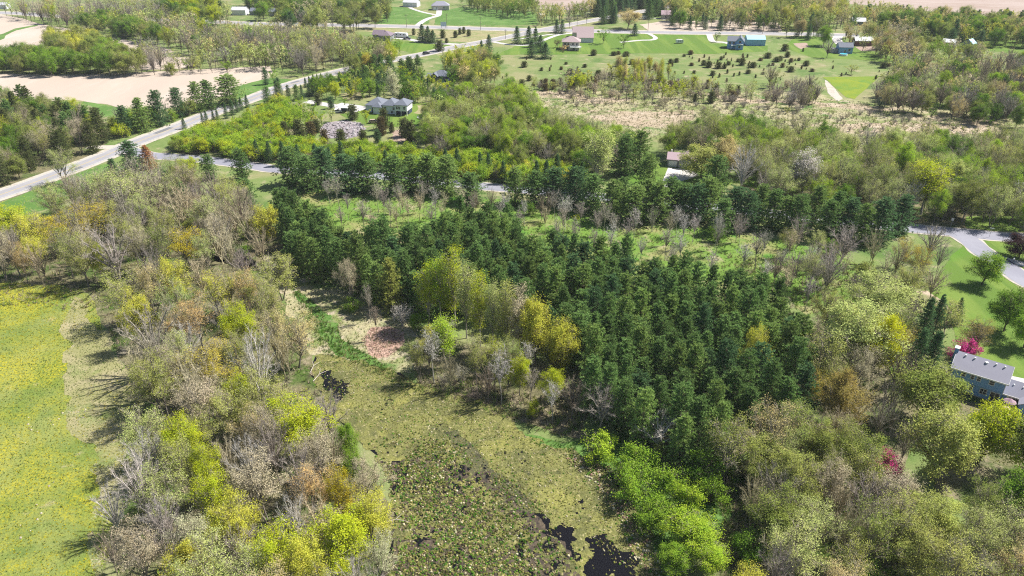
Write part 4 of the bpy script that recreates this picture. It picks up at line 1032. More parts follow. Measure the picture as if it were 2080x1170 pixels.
simple('garden_pavilion', 'cream canopy pavilion above dark spruces', 'pavilion', 1521, 27, -15, 7, 6, 3.2, 1.2, M['beige_wall'], M['white'], win=0)
simple('cottage', 'small cottage with pale roof at the top edge', 'cottage', 1592, 12, -10, 8, 7, 3.2, 2, M['white_wall'], M['pink_roof'], win=1)
simple('green_roof_house', 'house with pale grey-green roof above the grove of tan trees', 'house', 1730, 52, -12, 9, 7, 3, 2, M['grey_wall'], M['metal_roof'], win=1)
simple('white_roof_shed', 'small shed with bright white roof right of the red shed', 'shed', 1912, 94, -38, 7, 5, 2.8, 1.5, M['grey_wall'], M['white'], win=0)
simple('blue_tent_shed', 'pale blue-roofed shed beside the lawn at the top right', 'shed', 1974, 98, 38, 5, 6, 2.6, 2.2, M['grey_wall'], M['cyan_roof'], win=0)
simple('white_gable_house', 'white gabled house between dark pines at the top right', 'house', 1908, 50, -30, 8, 7, 3.4, 2.6, M['white_wall'], M['slate_roof'], win=1)
simple('pale_roof_house', 'house with pale roof behind dark pines at the top right', 'house', 1992, 54, -8, 10, 8, 3.2, 2.2, M['white_wall'], M['metal_roof'], win=1)
simple('field_hut', 'small white hut on the verge right of the green field', 'hut', 1095, 37, 0, 4, 3, 2.4, 1, M['white_wall'], M['metal_roof'], win=0)
simple('pool_house', 'pale summer house with lilac roof at the right edge beyond the tan trees', 'hut', 1790, 56, 0, 6, 5, 2.6, 1.6, M['white_wall'], M['metal_roof'], win=0)

# poles, signs, garden things
def pole(px, py, H, label, arm=True, m=None, name='utility_pole', cat='utility pole', group=None):
    r = empty(name, (*G(px, py), 0), R(rnd.uniform(-10, 10))); tag(r, label, cat, group)
    mb = MB(); mb.cyl((0, 0, -0.2), (0, 0, H), 0.15, 0.10, 7); link('pole', mb.mesh('pole', [m or M['pole_wood']]), r)
    if arm:
        mb = MB(); mb.box(-1.1, 1.1, -0.07, 0.07, H - 0.9, H - 0.75); link('crossarm', mb.mesh('crossarm', [m or M['pole_wood']]), r)
    return r
for px, py, H, lb in ((826, 56, 9, 'wooden utility pole beside the cross road above the camper'), (908, 58, 10, 'wooden utility pole beside the pale blue sign'), (976, 61, 9, 'wooden utility pole below the green field'),
                      (1172, 56, 9, 'wooden utility pole at the road crossing'), (1316, 64, 8, 'wooden utility pole right of the willow'), (1256, 34, 8, 'wooden utility pole on the verge above the willow'), (1027, 79, 6, 'wooden utility pole beside the county road left of the spruces'), (1548, 70, 8, 'wooden utility pole beyond the sky blue shed')):
    pole(px, py, H, lb)
r = pole(900, 143, 17, 'tall pale light pole beside the dark navy bungalow', False, M['steel'], 'light_pole', 'light pole')
mb = MB(); mb.box(-0.1, 1.6, -0.08, 0.08, 16.8, 16.95); link('lamp_arm', mb.mesh('lamp_arm', [M['steel']]), r)
M['sign_blue'] = plain('pale_blue_sign', (0.42, 0.55, 0.60), 0.5, 0.05)
r = empty('roadside_sign', (*G(901, 57), 0), R(4)); tag(r, 'large pale blue sign board on posts beside the cross road', 'sign')
for x in (-1.5, 1.5): block(r, 'post', x - 0.1, x + 0.1, -0.1, 0.1, 0, 2.6, M['pole_wood'])
block(r, 'board', -2.0, 2.0, -0.18, -0.1, 1.2, 4.2, M['sign_blue'])
def board(px, py, H, w, h, label, name='road_sign', m='white'):
    r = empty(name, (*G(px, py), 0), R(-25)); tag(r, label, 'sign'); mb = MB(); mb.cyl((0, 0, 0), (0, 0, H), 0.045, 0.045, 6); link('post', mb.mesh('post', [M['steel']]), r)
    block(r, 'plate', -w / 2, w / 2, -0.09, -0.06, H - h, H, M[m]); return r
board(2009, 482, 3.0, 1.1, 0.22, 'slim street name sign at the road fork')
board(1930, 463, 3.2, 0.7, 0.8, 'small road sign on a thin post above the road fork', m='steel')
r = empty('mailbox', (*G(2057, 534), 0), R(-40)); tag(r, 'pale mailbox on a post beside the forked road', 'mailbox')
block(r, 'post', -0.06, 0.06, -0.06, 0.06, 0, 1.1, M['pole_wood']); block(r, 'box', -0.16, 0.16, -0.36, 0.36, 1.1, 1.42, M['white'])
r = empty('swing_frame', (*G(1783, 952), 0), R(35)); tag(r, 'weathered timber swing frame beside the magenta tree', 'swing')
for x in (-1.6, 1.6):
    for s in (-1, 1):
        mb = MB(); mb.cyl((x, s * 0.9, 0), (x, 0, 2.3), 0.07, 0.07, 6); link('leg', mb.mesh('leg', [M['dead_wood']]), r)
mb = MB(); mb.cyl((-1.9, 0, 2.32), (1.9, 0, 2.32), 0.08, 0.08, 6); link('beam', mb.mesh('beam', [M['white']]), r)
mb = MB(); mb.box(-0.3, 0.3, -0.12, 0.12, 0.5, 0.54); mb.cyl((-0.28, 0, 0.54), (-0.28, 0, 2.3), 0.015, 0.015, 4); mb.cyl((0.28, 0, 0.54), (0.28, 0, 2.3), 0.015, 0.015, 4); link('seat', mb.mesh('seat', [M['black']]), r)
for i, (px, py, a) in enumerate(((849, 241, 10), (853, 243, 60), (858, 241, 130), (861, 249, 80))):
    r = empty('garden_chair', (*G(px, py), 0), R(a)); tag(r, ['white garden chair on the lawn right of the white ranch house', 'white garden chair on the lawn right of the white ranch house', 'white garden chair on the lawn right of the white ranch house', 'white garden chair standing apart nearest the wood on the ranch lawn'][i], 'chair', 'white garden chairs' if i < 3 else None)
    block(r, 'seat', -0.35, 0.35, -0.35, 0.35, 0.38, 0.44, M['white']); block(r, 'backrest', -0.35, 0.35, 0.30, 0.38, 0.44, 1.1, M['white'])
    for x in (-0.32, 0.26):
        for y in (-0.32, 0.26): block(r, 'leg', x, x + 0.06, y, y + 0.06, 0, 0.38, M['white'])
for px, py, L, a, lb in ((652, 765, 4.5, 60, 'bleached fallen trunk arching over the dark pool'), (640, 748, 4, 75, 'bleached branch lying at the pond margin above the dark pool'), (985, 905, 0, 0, ''), (1395, 1160, 7, 20, 'fallen pale log at the corner of the pond'), (805, 1063, 4, 5, 'pale branch lying on the sedge by the left bank')):
    if L == 0: continue
    r = empty('fallen_log', (*G(px, py), 0.1), R(a)); tag(r, lb, 'log')
    mb = MB(); mb.cyl((-L / 2, 0, 0.15), (0, 0.3, 0.5), 0.085, 0.065, 7); mb.cyl((0, 0.3, 0.5), (L / 2, -0.2, 0.3), 0.065, 0.025, 7); link('trunk', mb.mesh('trunk', [M['dead_wood']], True), r)
    mb = MB(); mb.cyl((0, 0.3, 0.55), (L * 0.25, 1.0, 1.0), 0.06, 0.02, 5); mb.cyl((-L * .2, 0.1, 0.35), (-L * .05, -0.9, 0.9), 0.05, 0.02, 5); link('branch', mb.mesh('branch', [M['dead_wood']]), r)
# ------------------------------------------------------------------ planting
COL = {   # name: (linear colour, word used in labels)
    'lime': ((0.43, 0.49, 0.028), 'bright yellow-green'), 'spring': ((0.22, 0.35, 0.035), 'fresh green'), 'green': ((0.14, 0.25, 0.028), 'mid green'),
    'chart': ((0.33, 0.46, 0.04), 'chartreuse'), 'olive': ((0.39, 0.42, 0.11), 'olive'), 'lemon': ((0.52, 0.52, 0.07), 'lemon-yellow'), 'gold': ((0.50, 0.42, 0.03), 'golden yellow'),
    'orange': ((0.56, 0.40, 0.17), 'orange-budded'), 'amber': ((0.43, 0.365, 0.06), 'amber'), 'sand': ((0.56, 0.47, 0.21), 'sandy yellow'),
    'pale': ((0.45, 0.51, 0.17), 'pale green'), 'cream': ((0.58, 0.58, 0.35), 'creamy white-green'), 'bronze': ((0.33, 0.265, 0.075), 'bronze'),
    'moss': ((0.26, 0.31, 0.07), 'moss green'), 'tan': ((0.49, 0.43, 0.28), 'tan-twigged'), 'lav': ((0.37, 0.325, 0.285), 'lavender-grey'),
    'silver': ((0.47, 0.44, 0.395), 'silvery'), 'brown': ((0.30, 0.245, 0.19), 'dark brown'), 'grey': ((0.36, 0.325, 0.26), 'grey'),
    'pine': ((0.205, 0.325, 0.10), 'dark green'), 'blue': ((0.145, 0.255, 0.105), 'bluish green'), 'pinelight': ((0.275, 0.39, 0.11), 'mid green'),
    'cedar': ((0.17, 0.20, 0.07), 'dark olive'), 'rustcedar': ((0.22, 0.18, 0.075), 'reddish brown'), 'rust': ((0.50, 0.26, 0.11), 'rusty orange'),
    'darkwine': ((0.055, 0.03, 0.03), 'dark maroon'), 'pink': ((0.58, 0.07, 0.25), 'magenta'), 'wine': ((0.10, 0.02, 0.035), 'wine red'), 'yellow': ((0.54, 0.56, 0.02), 'yellow'),
}
KN = {'bare': ('bare_tree', 'leafless tree', 'tree'), 'bud': ('budding_tree', 'tree in bud', 'tree'), 'flush': ('new_leaf_tree', 'tree in new leaf', 'tree'),
      'leafy': ('leafy_tree', 'round leafy tree', 'tree'), 'bush': ('bush', 'leafy bush', 'bush'), 'brush': ('twiggy_bush', 'twiggy bush', 'bush'),
      'slim': ('slender_tree', 'slender thin-stemmed tree', 'tree'), 'poplar': ('poplar_tree', 'tall narrow tree', 'tree'), 'pine': ('pine_tree', 'pine', 'pine tree'),
      'spruce': ('spruce_tree', 'pointed spruce', 'spruce tree'), 'cedar': ('cedar_tree', 'small cone-shaped cedar', 'cedar')}
PLANTS = []       # dict(kind, x, y, H, R, col, label, group, name)
GRID = {}
def near(x, y, r, f=0.55):
    for i in range(int(x // 12) - 1, int(x // 12) + 2):
        for j in range(int(y // 12) - 1, int(y // 12) + 2):
            for (a, b, c) in GRID.get((i, j), ()):
                if (a - x) ** 2 + (b - y) ** 2 < (f * (r + c)) ** 2: return True
    return False
def put(kind_, x, y, H, Rr, col, label, group=None, name=None):
    PLANTS.append(dict(kind=kind_, x=x, y=y, H=H, R=Rr, col=col, label=label, group=group, name=name or KN[kind_][0]))
    GRID.setdefault((int(x // 12), int(y // 12)), []).append((x, y, Rr))

def clear_line(pts, n):
    out = []
    for (a, b) in zip(pts[:-1], pts[1:]):
        for k in range(n): out.append((a[0] + (b[0] - a[0]) * k / n, a[1] + (b[1] - a[1]) * k / n))
    return out
CLEAR = (clear_line([(0, 396), (85, 366)], 4) + clear_line([(150, 341), (232, 312)], 5) + clear_line([(300, 280), (365, 256), (440, 226), (530, 194)], 5) + clear_line([(575, 177), (640, 158), (712, 140)], 6)
         + clear_line([(812, 119), (870, 108), (932, 94), (1037, 74), (1147, 52), (1255, 32), (1320, 21)], 6) + clear_line([(322, 318), (400, 323), (450, 330)], 5) + clear_line([(510, 337), (553, 343)], 4)
         + clear_line([(988, 379), (1024, 384)], 4) + [(1355, 372), (1365, 360), (1385, 352), (1380, 335), (1370, 325), (1395, 338)] + clear_line([(1860, 466), (2080, 484)], 8) + clear_line([(1965, 490), (2005, 520), (2048, 545), (2080, 567)], 5)
         + clear_line([(740, 222), (835, 228)], 6) + clear_line([(740, 210), (832, 212)], 6) + [(868, 150), (885, 150), (905, 152), (885, 162), (905, 163)] + clear_line([(755, 74), (830, 76)], 5)
         + [(822, 8), (845, 8), (880, 14), (905, 12), (475, 24), (490, 24), (518, 24), (555, 25)] + clear_line([(1128, 78), (1200, 76)], 5) + [(1150, 95), (1170, 95), (1475, 88), (1490, 88), (1505, 88), (1515, 82), (1530, 82), (1545, 82)]
         + [(1346, 33), (1362, 32), (1704, 98), (1718, 100), (1742, 86), (1765, 86)] + clear_line([(640, 262), (735, 262)], 5) + clear_line([(1945, 745), (2044, 775)], 5) + clear_line([(1960, 725), (2055, 755)], 5)
         + [(1970, 780), (2000, 785), (2040, 790), (2060, 800), (2070, 830)] + clear_line([(740, 56), (1300, 62)], 30) + clear_line([(1310, 65), (1600, 68)], 14))

def blocked(x, y, H, Rr, skip=False):
    for line, w in ROADS:
        d = np.min((line[:, 0] - x) ** 2 + (line[:, 1] - y) ** 2)
        if d < (w + 1.0) ** 2: return True
    for fx, fy, fr in FOOT:
        if (fx - x) ** 2 + (fy - y) ** 2 < fr * fr: return True
    if skip: return False
    cx, top, s = proj(x, y, H * 0.93); bx, base, s2 = proj(x, y, 0.5)
    for px, py in CLEAR:
        if abs(px - (cx + bx) / 2) < Rr * 0.72 * s and top < py < base: return True
    return False

SEEN_IN_FRAME = (-170, 2250, -6, 1330)
def region(poly, spacing, species, where, group, Hm=None, force=False, seedn=0, f=0.55, jitter=None):
    """Plants a stretch of wood whose crowns fill the outline POLY in the photograph."""
    g = random.Random(seedn + 5)
    hm = Hm if Hm is not None else sum((h[0] + h[1]) / 2 * w for _, w, _, h, *_ in species) / sum(s[1] for s in species)
    gp = [G(a, b, hm * 0.58) for a, b in poly]
    x0, x1 = min(p[0] for p in gp), max(p[0] for p in gp); y0, y1 = min(p[1] for p in gp), max(p[1] for p in gp)
    n = int((x1 - x0) * (y1 - y0) / spacing ** 2 * 3.2) + 10
    k = 0
    for _ in range(n):
        x, y = g.uniform(x0, x1), g.uniform(y0, y1)
        if not inside(x, y, gp)[0]: continue
        sp = g.choices(species, [s[1] for s in species])[0]
        kd, _, cols, hr = sp[:4]
        H = g.uniform(*hr); K = KINDS[kd]
        Rr = K['W'] * H / K['H'] * g.uniform(0.85, 1.2) * (sp[4] if len(sp) > 4 else 1.0)
        if near(x, y, max(spacing * 0.5, Rr * 0.6) if not force else spacing * 0.5, f): continue
        if blocked(x, y, H, Rr, kd == 'slim'): continue
        cn = g.choice(cols); c, word = COL[cn]
        jf = g.uniform(0.84, 1.14); c = tuple(max(0.004, v * jf * g.uniform(0.965, 1.035)) for v in c)
        put(kd, x, y, H, Rr, c, '%s %s %s' % (word, KN[kd][1], where), ('%s %ss %s' % (word, KN[kd][1], where)).replace('bushs', 'bushes').replace('tree in buds', 'trees in bud').replace('tree in new leafs', 'trees in new leaf'))
        k += 1
    return k

def one(kd, cx, cy, r, H, cn, label, group=None, name=None):
    x, y = G(cx, cy, H * 0.58)
    s = proj(x, y, H * 0.58)[2]
    if name is None and kd == 'bush' and cn == 'pink': name = 'redbud_tree'
    put(kd, x, y, H, r / s, COL[cn][0], label, group, name)
    if cy > 430 and H > 4 and kd not in ('slim',): CLEAR.extend([(cx, cy), (cx, cy - r * 0.45)])

# --- trees one can point to
one('bare', 308, 690, 74, 15, 'grey', 'large leafless grey tree with a wide fan of twigs beside the dandelion meadow')
one('bud', 402, 655, 44, 13, 'orange', 'orange-budded round tree just behind the large grey leafless tree')
one('bud', 425, 748, 62, 13, 'amber', 'broad amber tree in bud below the orange-budded one')
one('flush', 487, 668, 40, 12, 'lime', 'vivid yellow-green tree beside the orange-budded tree in the left wood')
one('bud', 262, 605, 60, 13, 'olive', 'large olive tree in bud at the corner of the dandelion meadow')
one('flush', 352, 580, 36, 13, 'lemon', 'lemon-yellow tree behind the large olive one near the meadow corner')
one('bud', 600, 690, 46, 12, 'sand', 'sandy yellow tree leaning over the upper end of the pond')
one('bare', 525, 745, 48, 17, 'silver', 'tall silvery leafless tree on a long dark trunk in the left wood')
one('flush', 600, 868, 64, 12, 'lime', 'wide bright yellow-green tree nearest the pond in the left wood')
one('flush', 372, 900, 42, 12, 'lime', 'yellow-green tree in the left wood level with the white stones in the meadow')
one('flush', 432, 1015, 44, 12, 'lime', 'upper of three yellow-green trees near the bottom of the left wood')
one('flush', 478, 1075, 52, 13, 'lemon', 'yellow tree below the upper yellow-green one near the bottom of the left wood')
one('flush', 690, 1118, 70, 13, 'lime', 'big dense yellow-green tree at the bottom of the picture beside the pond')
one('flush', 620, 1165, 50, 13, 'lemon', 'lemon-yellow tree at the bottom edge between the two densest yellow-green ones')
one('flush', 425, 960, 34, 12, 'lime', 'small yellow-green tree behind the upper of three near the bottom of the left wood')
one('bud', 640, 935, 50, 12, 'tan', 'round tan tree in bud behind the golden tree by the pond')
one('bud', 330, 1010, 52, 12, 'pale', 'pale green-grey tree in bud between meadow edge and the yellow trees')
one('bare', 610, 960, 44, 12, 'lav', 'fan-shaped lavender-grey tree below the wide yellow-green tree')
one('bare', 668, 845, 40, 11, 'lav', 'lavender-grey tree between the wide yellow-green tree and the pond')
one('bud', 465, 840, 52, 12, 'olive', 'olive-green tree in bud below the broad amber tree')
one('bud', 560, 560, 46, 12, 'olive', 'olive tree in bud at the head of the marsh')
one('bud', 440, 600, 44, 12, 'lemon', 'pale lemon tree in bud behind the orange-budded tree')
one('flush', 60, 480, 44, 12, 'lemon', 'lemon tree in the upper corner of the left wood')
one('bud', 120, 475, 40, 12, 'gold', 'golden tree in bud beside the lemon tree in the upper corner')
one('bud', 380, 500, 46, 12, 'gold', 'golden-olive tree in bud in the middle of the left wood top')
one('bud', 300, 880, 50, 12, 'pale', 'grey-green tree in bud at the meadow edge opposite the white stones')
one('flush', 565, 1140, 58, 13, 'lime', 'dense yellow-green tree at the bottom edge left of the biggest one')
one('leafy', 706, 905, 24, 8, 'spring', 'small fresh green tree on the pond bank behind the bare grey one')
one('leafy', 716, 955, 20, 8, 'spring', 'fresh green sapling above the golden tree on the pond bank')
one('flush', 690, 1012, 30, 13, 'gold', 'narrow golden tree standing by the pond bank')
one('bud', 398, 1105, 44, 13, 'cream', 'creamy white-blossomed tree at the bottom of the left wood')
one('bud', 775, 1140, 36, 11, 'cream', 'pale silvery-leaved tree on the pond bank at the bottom edge')
one('bare', 600, 1065, 46, 12, 'silver', 'pale dead tree with tangled white branches near the bottom of the left wood')
one('bud', 752, 985, 44, 11, 'tan', 'tan rounded tree in bud on the pond bank')
one('flush', 755, 1062, 50, 12, 'lemon', 'lemon tree overhanging the sedge at the pond bank')
one('bare', 222, 1118, 30, 8, 'brown', 'low brown leafless tree beside the curved mown track')
one('bare', 228, 1035, 40, 10, 'silver', 'pale leafless tree with spread branches at the meadow edge')
one('flush', 16, 455, 44, 12, 'lime', 'yellow-green tree at the upper corner of the left wood below the road')
one('bud', 190, 452, 40, 13, 'gold', 'golden-budded tree on the upper edge of the left wood')
one('bare', 225, 515, 58, 15, 'lav', 'large lavender-grey leafless tree above the meadow corner')
one('bud', 268, 395, 62, 15, 'pale', 'large pale olive tree in bud below the road junction')
one('bud', 212, 388, 44, 14, 'pale', 'pale budding tree left of the larger one below the road junction')
one('leafy', 538, 455, 28, 11, 'lemon', 'single lemon-yellow tree at the corner of the pine plantation')
one('pine', 262, 312, 27, 11, 'blue', 'broad bluish pine at the road junction')
one('pine', 228, 338, 16, 7, 'blue', 'small pine in front of the broad one at the road junction')
one('spruce', 297, 315, 17, 9, 'rust', 'dead rusty orange conifer at the road junction', name='dead_spruce')
one('leafy', 378, 341, 26, 7, 'lime', 'round yellow-green tree beside the side road')
one('pine', 421, 335, 20, 9, 'pine', 'pine beside the side road right of the round yellow-green tree')
one('pine', 488, 328, 23, 11, 'pine', 'bigger pine beside the side road before the first row')
one('pine', 497, 385, 26, 9, 'pine', 'dark pine below the side road among bare trees')
one('pine', 338, 375, 20, 10, 'pine', 'dark pine behind the large pale olive tree')
one('bud', 100, 402, 30, 11, 'pale', 'thin pale tree in bud on the grass below the county road')
one('slim', 140, 392, 14, 13, 'brown', 'dark forked leafless tree on the grass below the county road')
one('bud', 124, 335, 30, 12, 'pale', 'sparse pale tree overlapping the county road')
one('bud', 703, 568, 24, 12, 'tan', 'lone tan tree in bud in the marsh grass beside the plantation')
one('bush', 580, 540, 13, 3.2, 'spring', 'small green bush in the marsh grass by the plantation')
one('bush', 718, 620, 16, 3.2, 'spring', 'green bush at the foot of the lone tan tree')
one('slim', 748, 612, 12, 10, 'grey', 'thin leafless sapling right of the lone tan tree')
one('slim', 762, 650, 12, 9, 'brown', 'thin leaning sapling above the red leaf litter')
one('brush', 815, 640, 24, 5, 'silver', 'silvery fan-shaped leafless bush against the dark plantation')
one('bush', 848, 655, 18, 4, 'spring', 'fresh green bush right of the silvery fan-shaped bush')
one('flush', 878, 690, 28, 6, 'lemon', 'low lemon-yellow tree at the foot of the tall narrow trees')
for cx, cy, r, H, cn, lb in ((866, 598, 22, 15, 'lime', 'leftmost of the tall narrow yellow-green trees before the plantation'), (893, 585, 23, 18, 'chart', 'second tall narrow tree from the left before the plantation'), (920, 578, 24, 20, 'lime', 'tallest narrow yellow-green tree before the plantation'),
                             (946, 600, 22, 19, 'pale', 'tall narrow pale tree right of the tallest one'), (973, 620, 22, 18, 'lime', 'tall narrow yellow-green tree in the middle of the clump before the plantation'), (1000, 636, 20, 17, 'pale', 'pale narrow tree right of the middle of the tall clump'),
                             (1028, 638, 22, 18, 'olive', 'tall narrow olive tree in the right half of the clump before the plantation'), (1056, 650, 22, 17, 'tan', 'tall narrow tan tree at the right of the clump before the plantation')):
    one('poplar', cx, cy, r, H, cn, lb)
one('poplar', 905, 690, 26, 12, 'chart', 'yellow-green tree in front of the tallest narrow one')
one('bud', 965, 725, 26, 12, 'olive', 'olive tree in bud in front of the tall narrow trees')
one('bud', 1035, 728, 26, 12, 'moss', 'moss green tree in bud right of the tall narrow trees')
one('leafy', 1088, 672, 38, 14, 'lemon', 'lemon-yellow leafy tree overhanging the dark plantation edge')
one('leafy', 1142, 700, 34, 12, 'lemon', 'smaller lemon-yellow leafy tree right against the plantation')
one('flush', 1056, 760, 24, 9, 'lime', 'small yellow-green tree below the lemon-yellow ones')
one('flush', 1120, 790, 28, 9, 'lime', 'yellow-green tree left of the grey ball-shaped leafless tree')
one('bush', 1082, 832, 12, 4, 'lime', 'small yellow-green bush on the pond bank under the bare trees')
one('bare', 1222, 822, 46, 10, 'lav', 'ball-shaped leafless grey tree in front of the plantation')
one('bare', 1165, 805, 38, 9, 'brown', 'brownish leafless tree left of the ball-shaped grey one')
one('bare', 1346, 872, 52, 7, 'silver', 'low wide leafless tree at the foot of the plantation')
one('flush', 1535, 722, 28, 13, 'lemon', 'yellow tree standing alone inside the pine plantation')
for i, (cx, cy, r, H, cn) in enumerate(((1214, 907, 36, 4.4, 'chart'), (1300, 938, 38, 4.6, 'spring'), (1284, 990, 38, 4.8, 'spring'), (1356, 975, 36, 4.6, 'spring'), (1330, 1036, 36, 4.6, 'spring'), (1398, 1010, 34, 4.6, 'chart'), (1268, 958, 30, 4.2, 'spring'), (1320, 1060, 30, 4.4, 'spring'))):
    one('bush', cx, cy, r, H, cn, ['rounded yellow-green bush at the grassy head of the pond bank', 'bright green bush in the thicket beside the pond', 'bright green bush in the thicket beside the pond', 'bright green bush in the thicket beside the pond', 'bright green bush in the thicket beside the pond', 'yellow-green bush on the landward side of the pond thicket', 'bright green bush in the thicket beside the pond', 'bright green bush in the thicket beside the pond'][i], 'bright green bushes of the pond thicket' if i in (1, 2, 3, 4, 6, 7) else None)
one('leafy', 1404, 1082, 52, 6.2, 'chart', 'large round bright green tree at the corner of the pond')
one('leafy', 1370, 1138, 34, 4.6, 'spring', 'lower bright green tree hanging over the open water')
one('leafy', 1440, 1132, 38, 5.4, 'chart', 'yellow-green tree right of the large round one at the pond corner')
one('bush', 1436, 955, 40, 5, 'green', 'darker green bush above the pond thicket')
one('bush', 1446, 1000, 32, 4.5, 'spring', 'green bush between the pond thicket and the right wood')
one('bush', 1342, 918, 15, 3, 'moss', 'small olive bush on the grass between pond and plantation')
one('flush', 1745, 690, 78, 16, 'pale', 'very large pale yellow-green tree right of the plantation')
one('flush', 1786, 705, 44, 14, 'yellow', 'bright yellow tree on the right flank of the very large pale one')
one('bud', 1672, 728, 52, 13, 'olive', 'loose olive tree between the plantation and the very large pale tree')
one('flush', 1790, 612, 64, 13, 'pale', 'wide pale green tree above the very large pale yellow-green one')
one('flush', 1712, 818, 46, 12, 'bronze', 'bronze-tinted tree below the very large pale tree')
one('bud', 1650, 800, 30, 10, 'amber', 'small amber tree at the right corner of the plantation')
one('leafy', 1888, 800, 60, 12, 'moss', 'round olive-green tree in front of the blue house')
one('leafy', 1915, 905, 66, 13, 'olive', 'large round olive-yellow tree below the blue house')
one('leafy', 2012, 882, 56, 12, 'lime', 'large round vivid green tree in front of the blue house deck')
one('leafy', 2006, 546, 34, 8, 'spring', 'lone round green tree on the mown lawn by the road fork')
one('bush', 1957, 708, 27, 4.4, 'pink', 'magenta blossoming tree behind the blue house')
one('bush', 1800, 954, 33, 5.2, 'pink', 'magenta blossoming tree near the swing frame')
for cx, cy, r, H, lb in ((1880, 655, 24, 14, 'tall dark spruce at the left of the blue house garden'), (1906, 640, 20, 12, 'dark spruce behind the tallest one left of the blue house'), (1898, 715, 25, 12, 'spruce nearest the gable of the blue house'),
                         (1948, 628, 13, 7, 'small spruce standing at the lawn edge above the blue house'), (1868, 712, 23, 13, 'spruce in the shade left of the blue house')):
    one('spruce', cx, cy, r, H, 'blue', lb)
one('bud', 1930, 650, 42, 9, 'olive', 'olive tree in bud between the spruces and the mown lawn')
one('bud', 1985, 680, 30, 8, 'bronze', 'bronze tree in bud at the lawn edge behind the blue house')
one('leafy', 2078, 500, 32, 6, 'darkwine', 'very dark maroon tree beside the road fork')
one('bare', 1512, 338, 36, 17, 'silver', 'tall silvery leafless tree right of the garage')
one('flush', 1478, 318, 34, 13, 'sand', 'sandy orange tree left of the tall silvery one')
one('leafy', 1428, 328, 42, 11, 'olive', 'round olive tree overhanging the garage drive')
one('poplar', 1638, 350, 30, 15, 'silver', 'pale silvery narrow tree among green ones right of the garage')
one('poplar', 1888, 378, 34, 16, 'lime', 'pointed bright green tree above the road fork')
one('poplar', 1214, 318, 30, 19, 'pale', 'tall pale narrow tree left of the pines by the side road')
one('poplar', 797, 172, 14, 16, 'cream', 'pale slender tree standing behind the white ranch house')
one('bare', 1715, 495, 46, 11, 'lav', 'round lavender-grey leafless tree at the right end of the rough meadow')
one('bare', 1895, 490, 34, 10, 'grey', 'grey leafless tree beside the road fork')
one('leafy', 1248 - 22, 72, 14, 9, 'spring', 'fresh green tree beside the beige barn')
one('leafy', 1268, 82, 12, 8, 'green', 'dark round tree on the lawn right of the beige barn')
one('flush', 1276, 38, 26, 12, 'sand', 'large sandy yellow willow above the cross road')
one('leafy', 1676, 72, 17, 11, 'spring', 'dense green tree left of the small blue house')
one('bare', 1684, 97, 17, 10, 'silver', 'silvery tree in front of the small blue house')
one('leafy', 1731, 140, 13, 5, 'olive', 'single olive bush above the clover field')
one('leafy', 743, 236, 11, 6, 'lime', 'yellow-green tree in front of the white ranch house')
for cx, cy, r, H, cn in ((610, 212, 12, 6, 'chart'), (636, 222, 12, 6, 'spring'), (652, 238, 13, 6, 'chart'), (672, 232, 12, 6, 'pale'), (598, 236, 12, 6, 'spring'), (622, 250, 11, 5, 'chart'), (585, 222, 12, 6, 'chart'), (700, 206, 8, 4, 'spring')):
    one('leafy', cx, cy, r, H, cn, COL[cn][1] + ' round leafy tree in the ranch garden', 'leafy trees of the ranch garden')
one('spruce', 836, 195, 9, 5, 'blue', 'small bluish spruce behind the white ranch house')
one('bush', 1145, 98, 12, 3.4, 'orange', 'orange-tan bush beside the brown-roofed house')
one('leafy', 1132, 88, 9, 4.5, 'wine', 'wine-red tree beside the brown-roofed house')
one('leafy', 1457, 74, 8, 6, 'green', 'dark round tree left of the dark blue house')
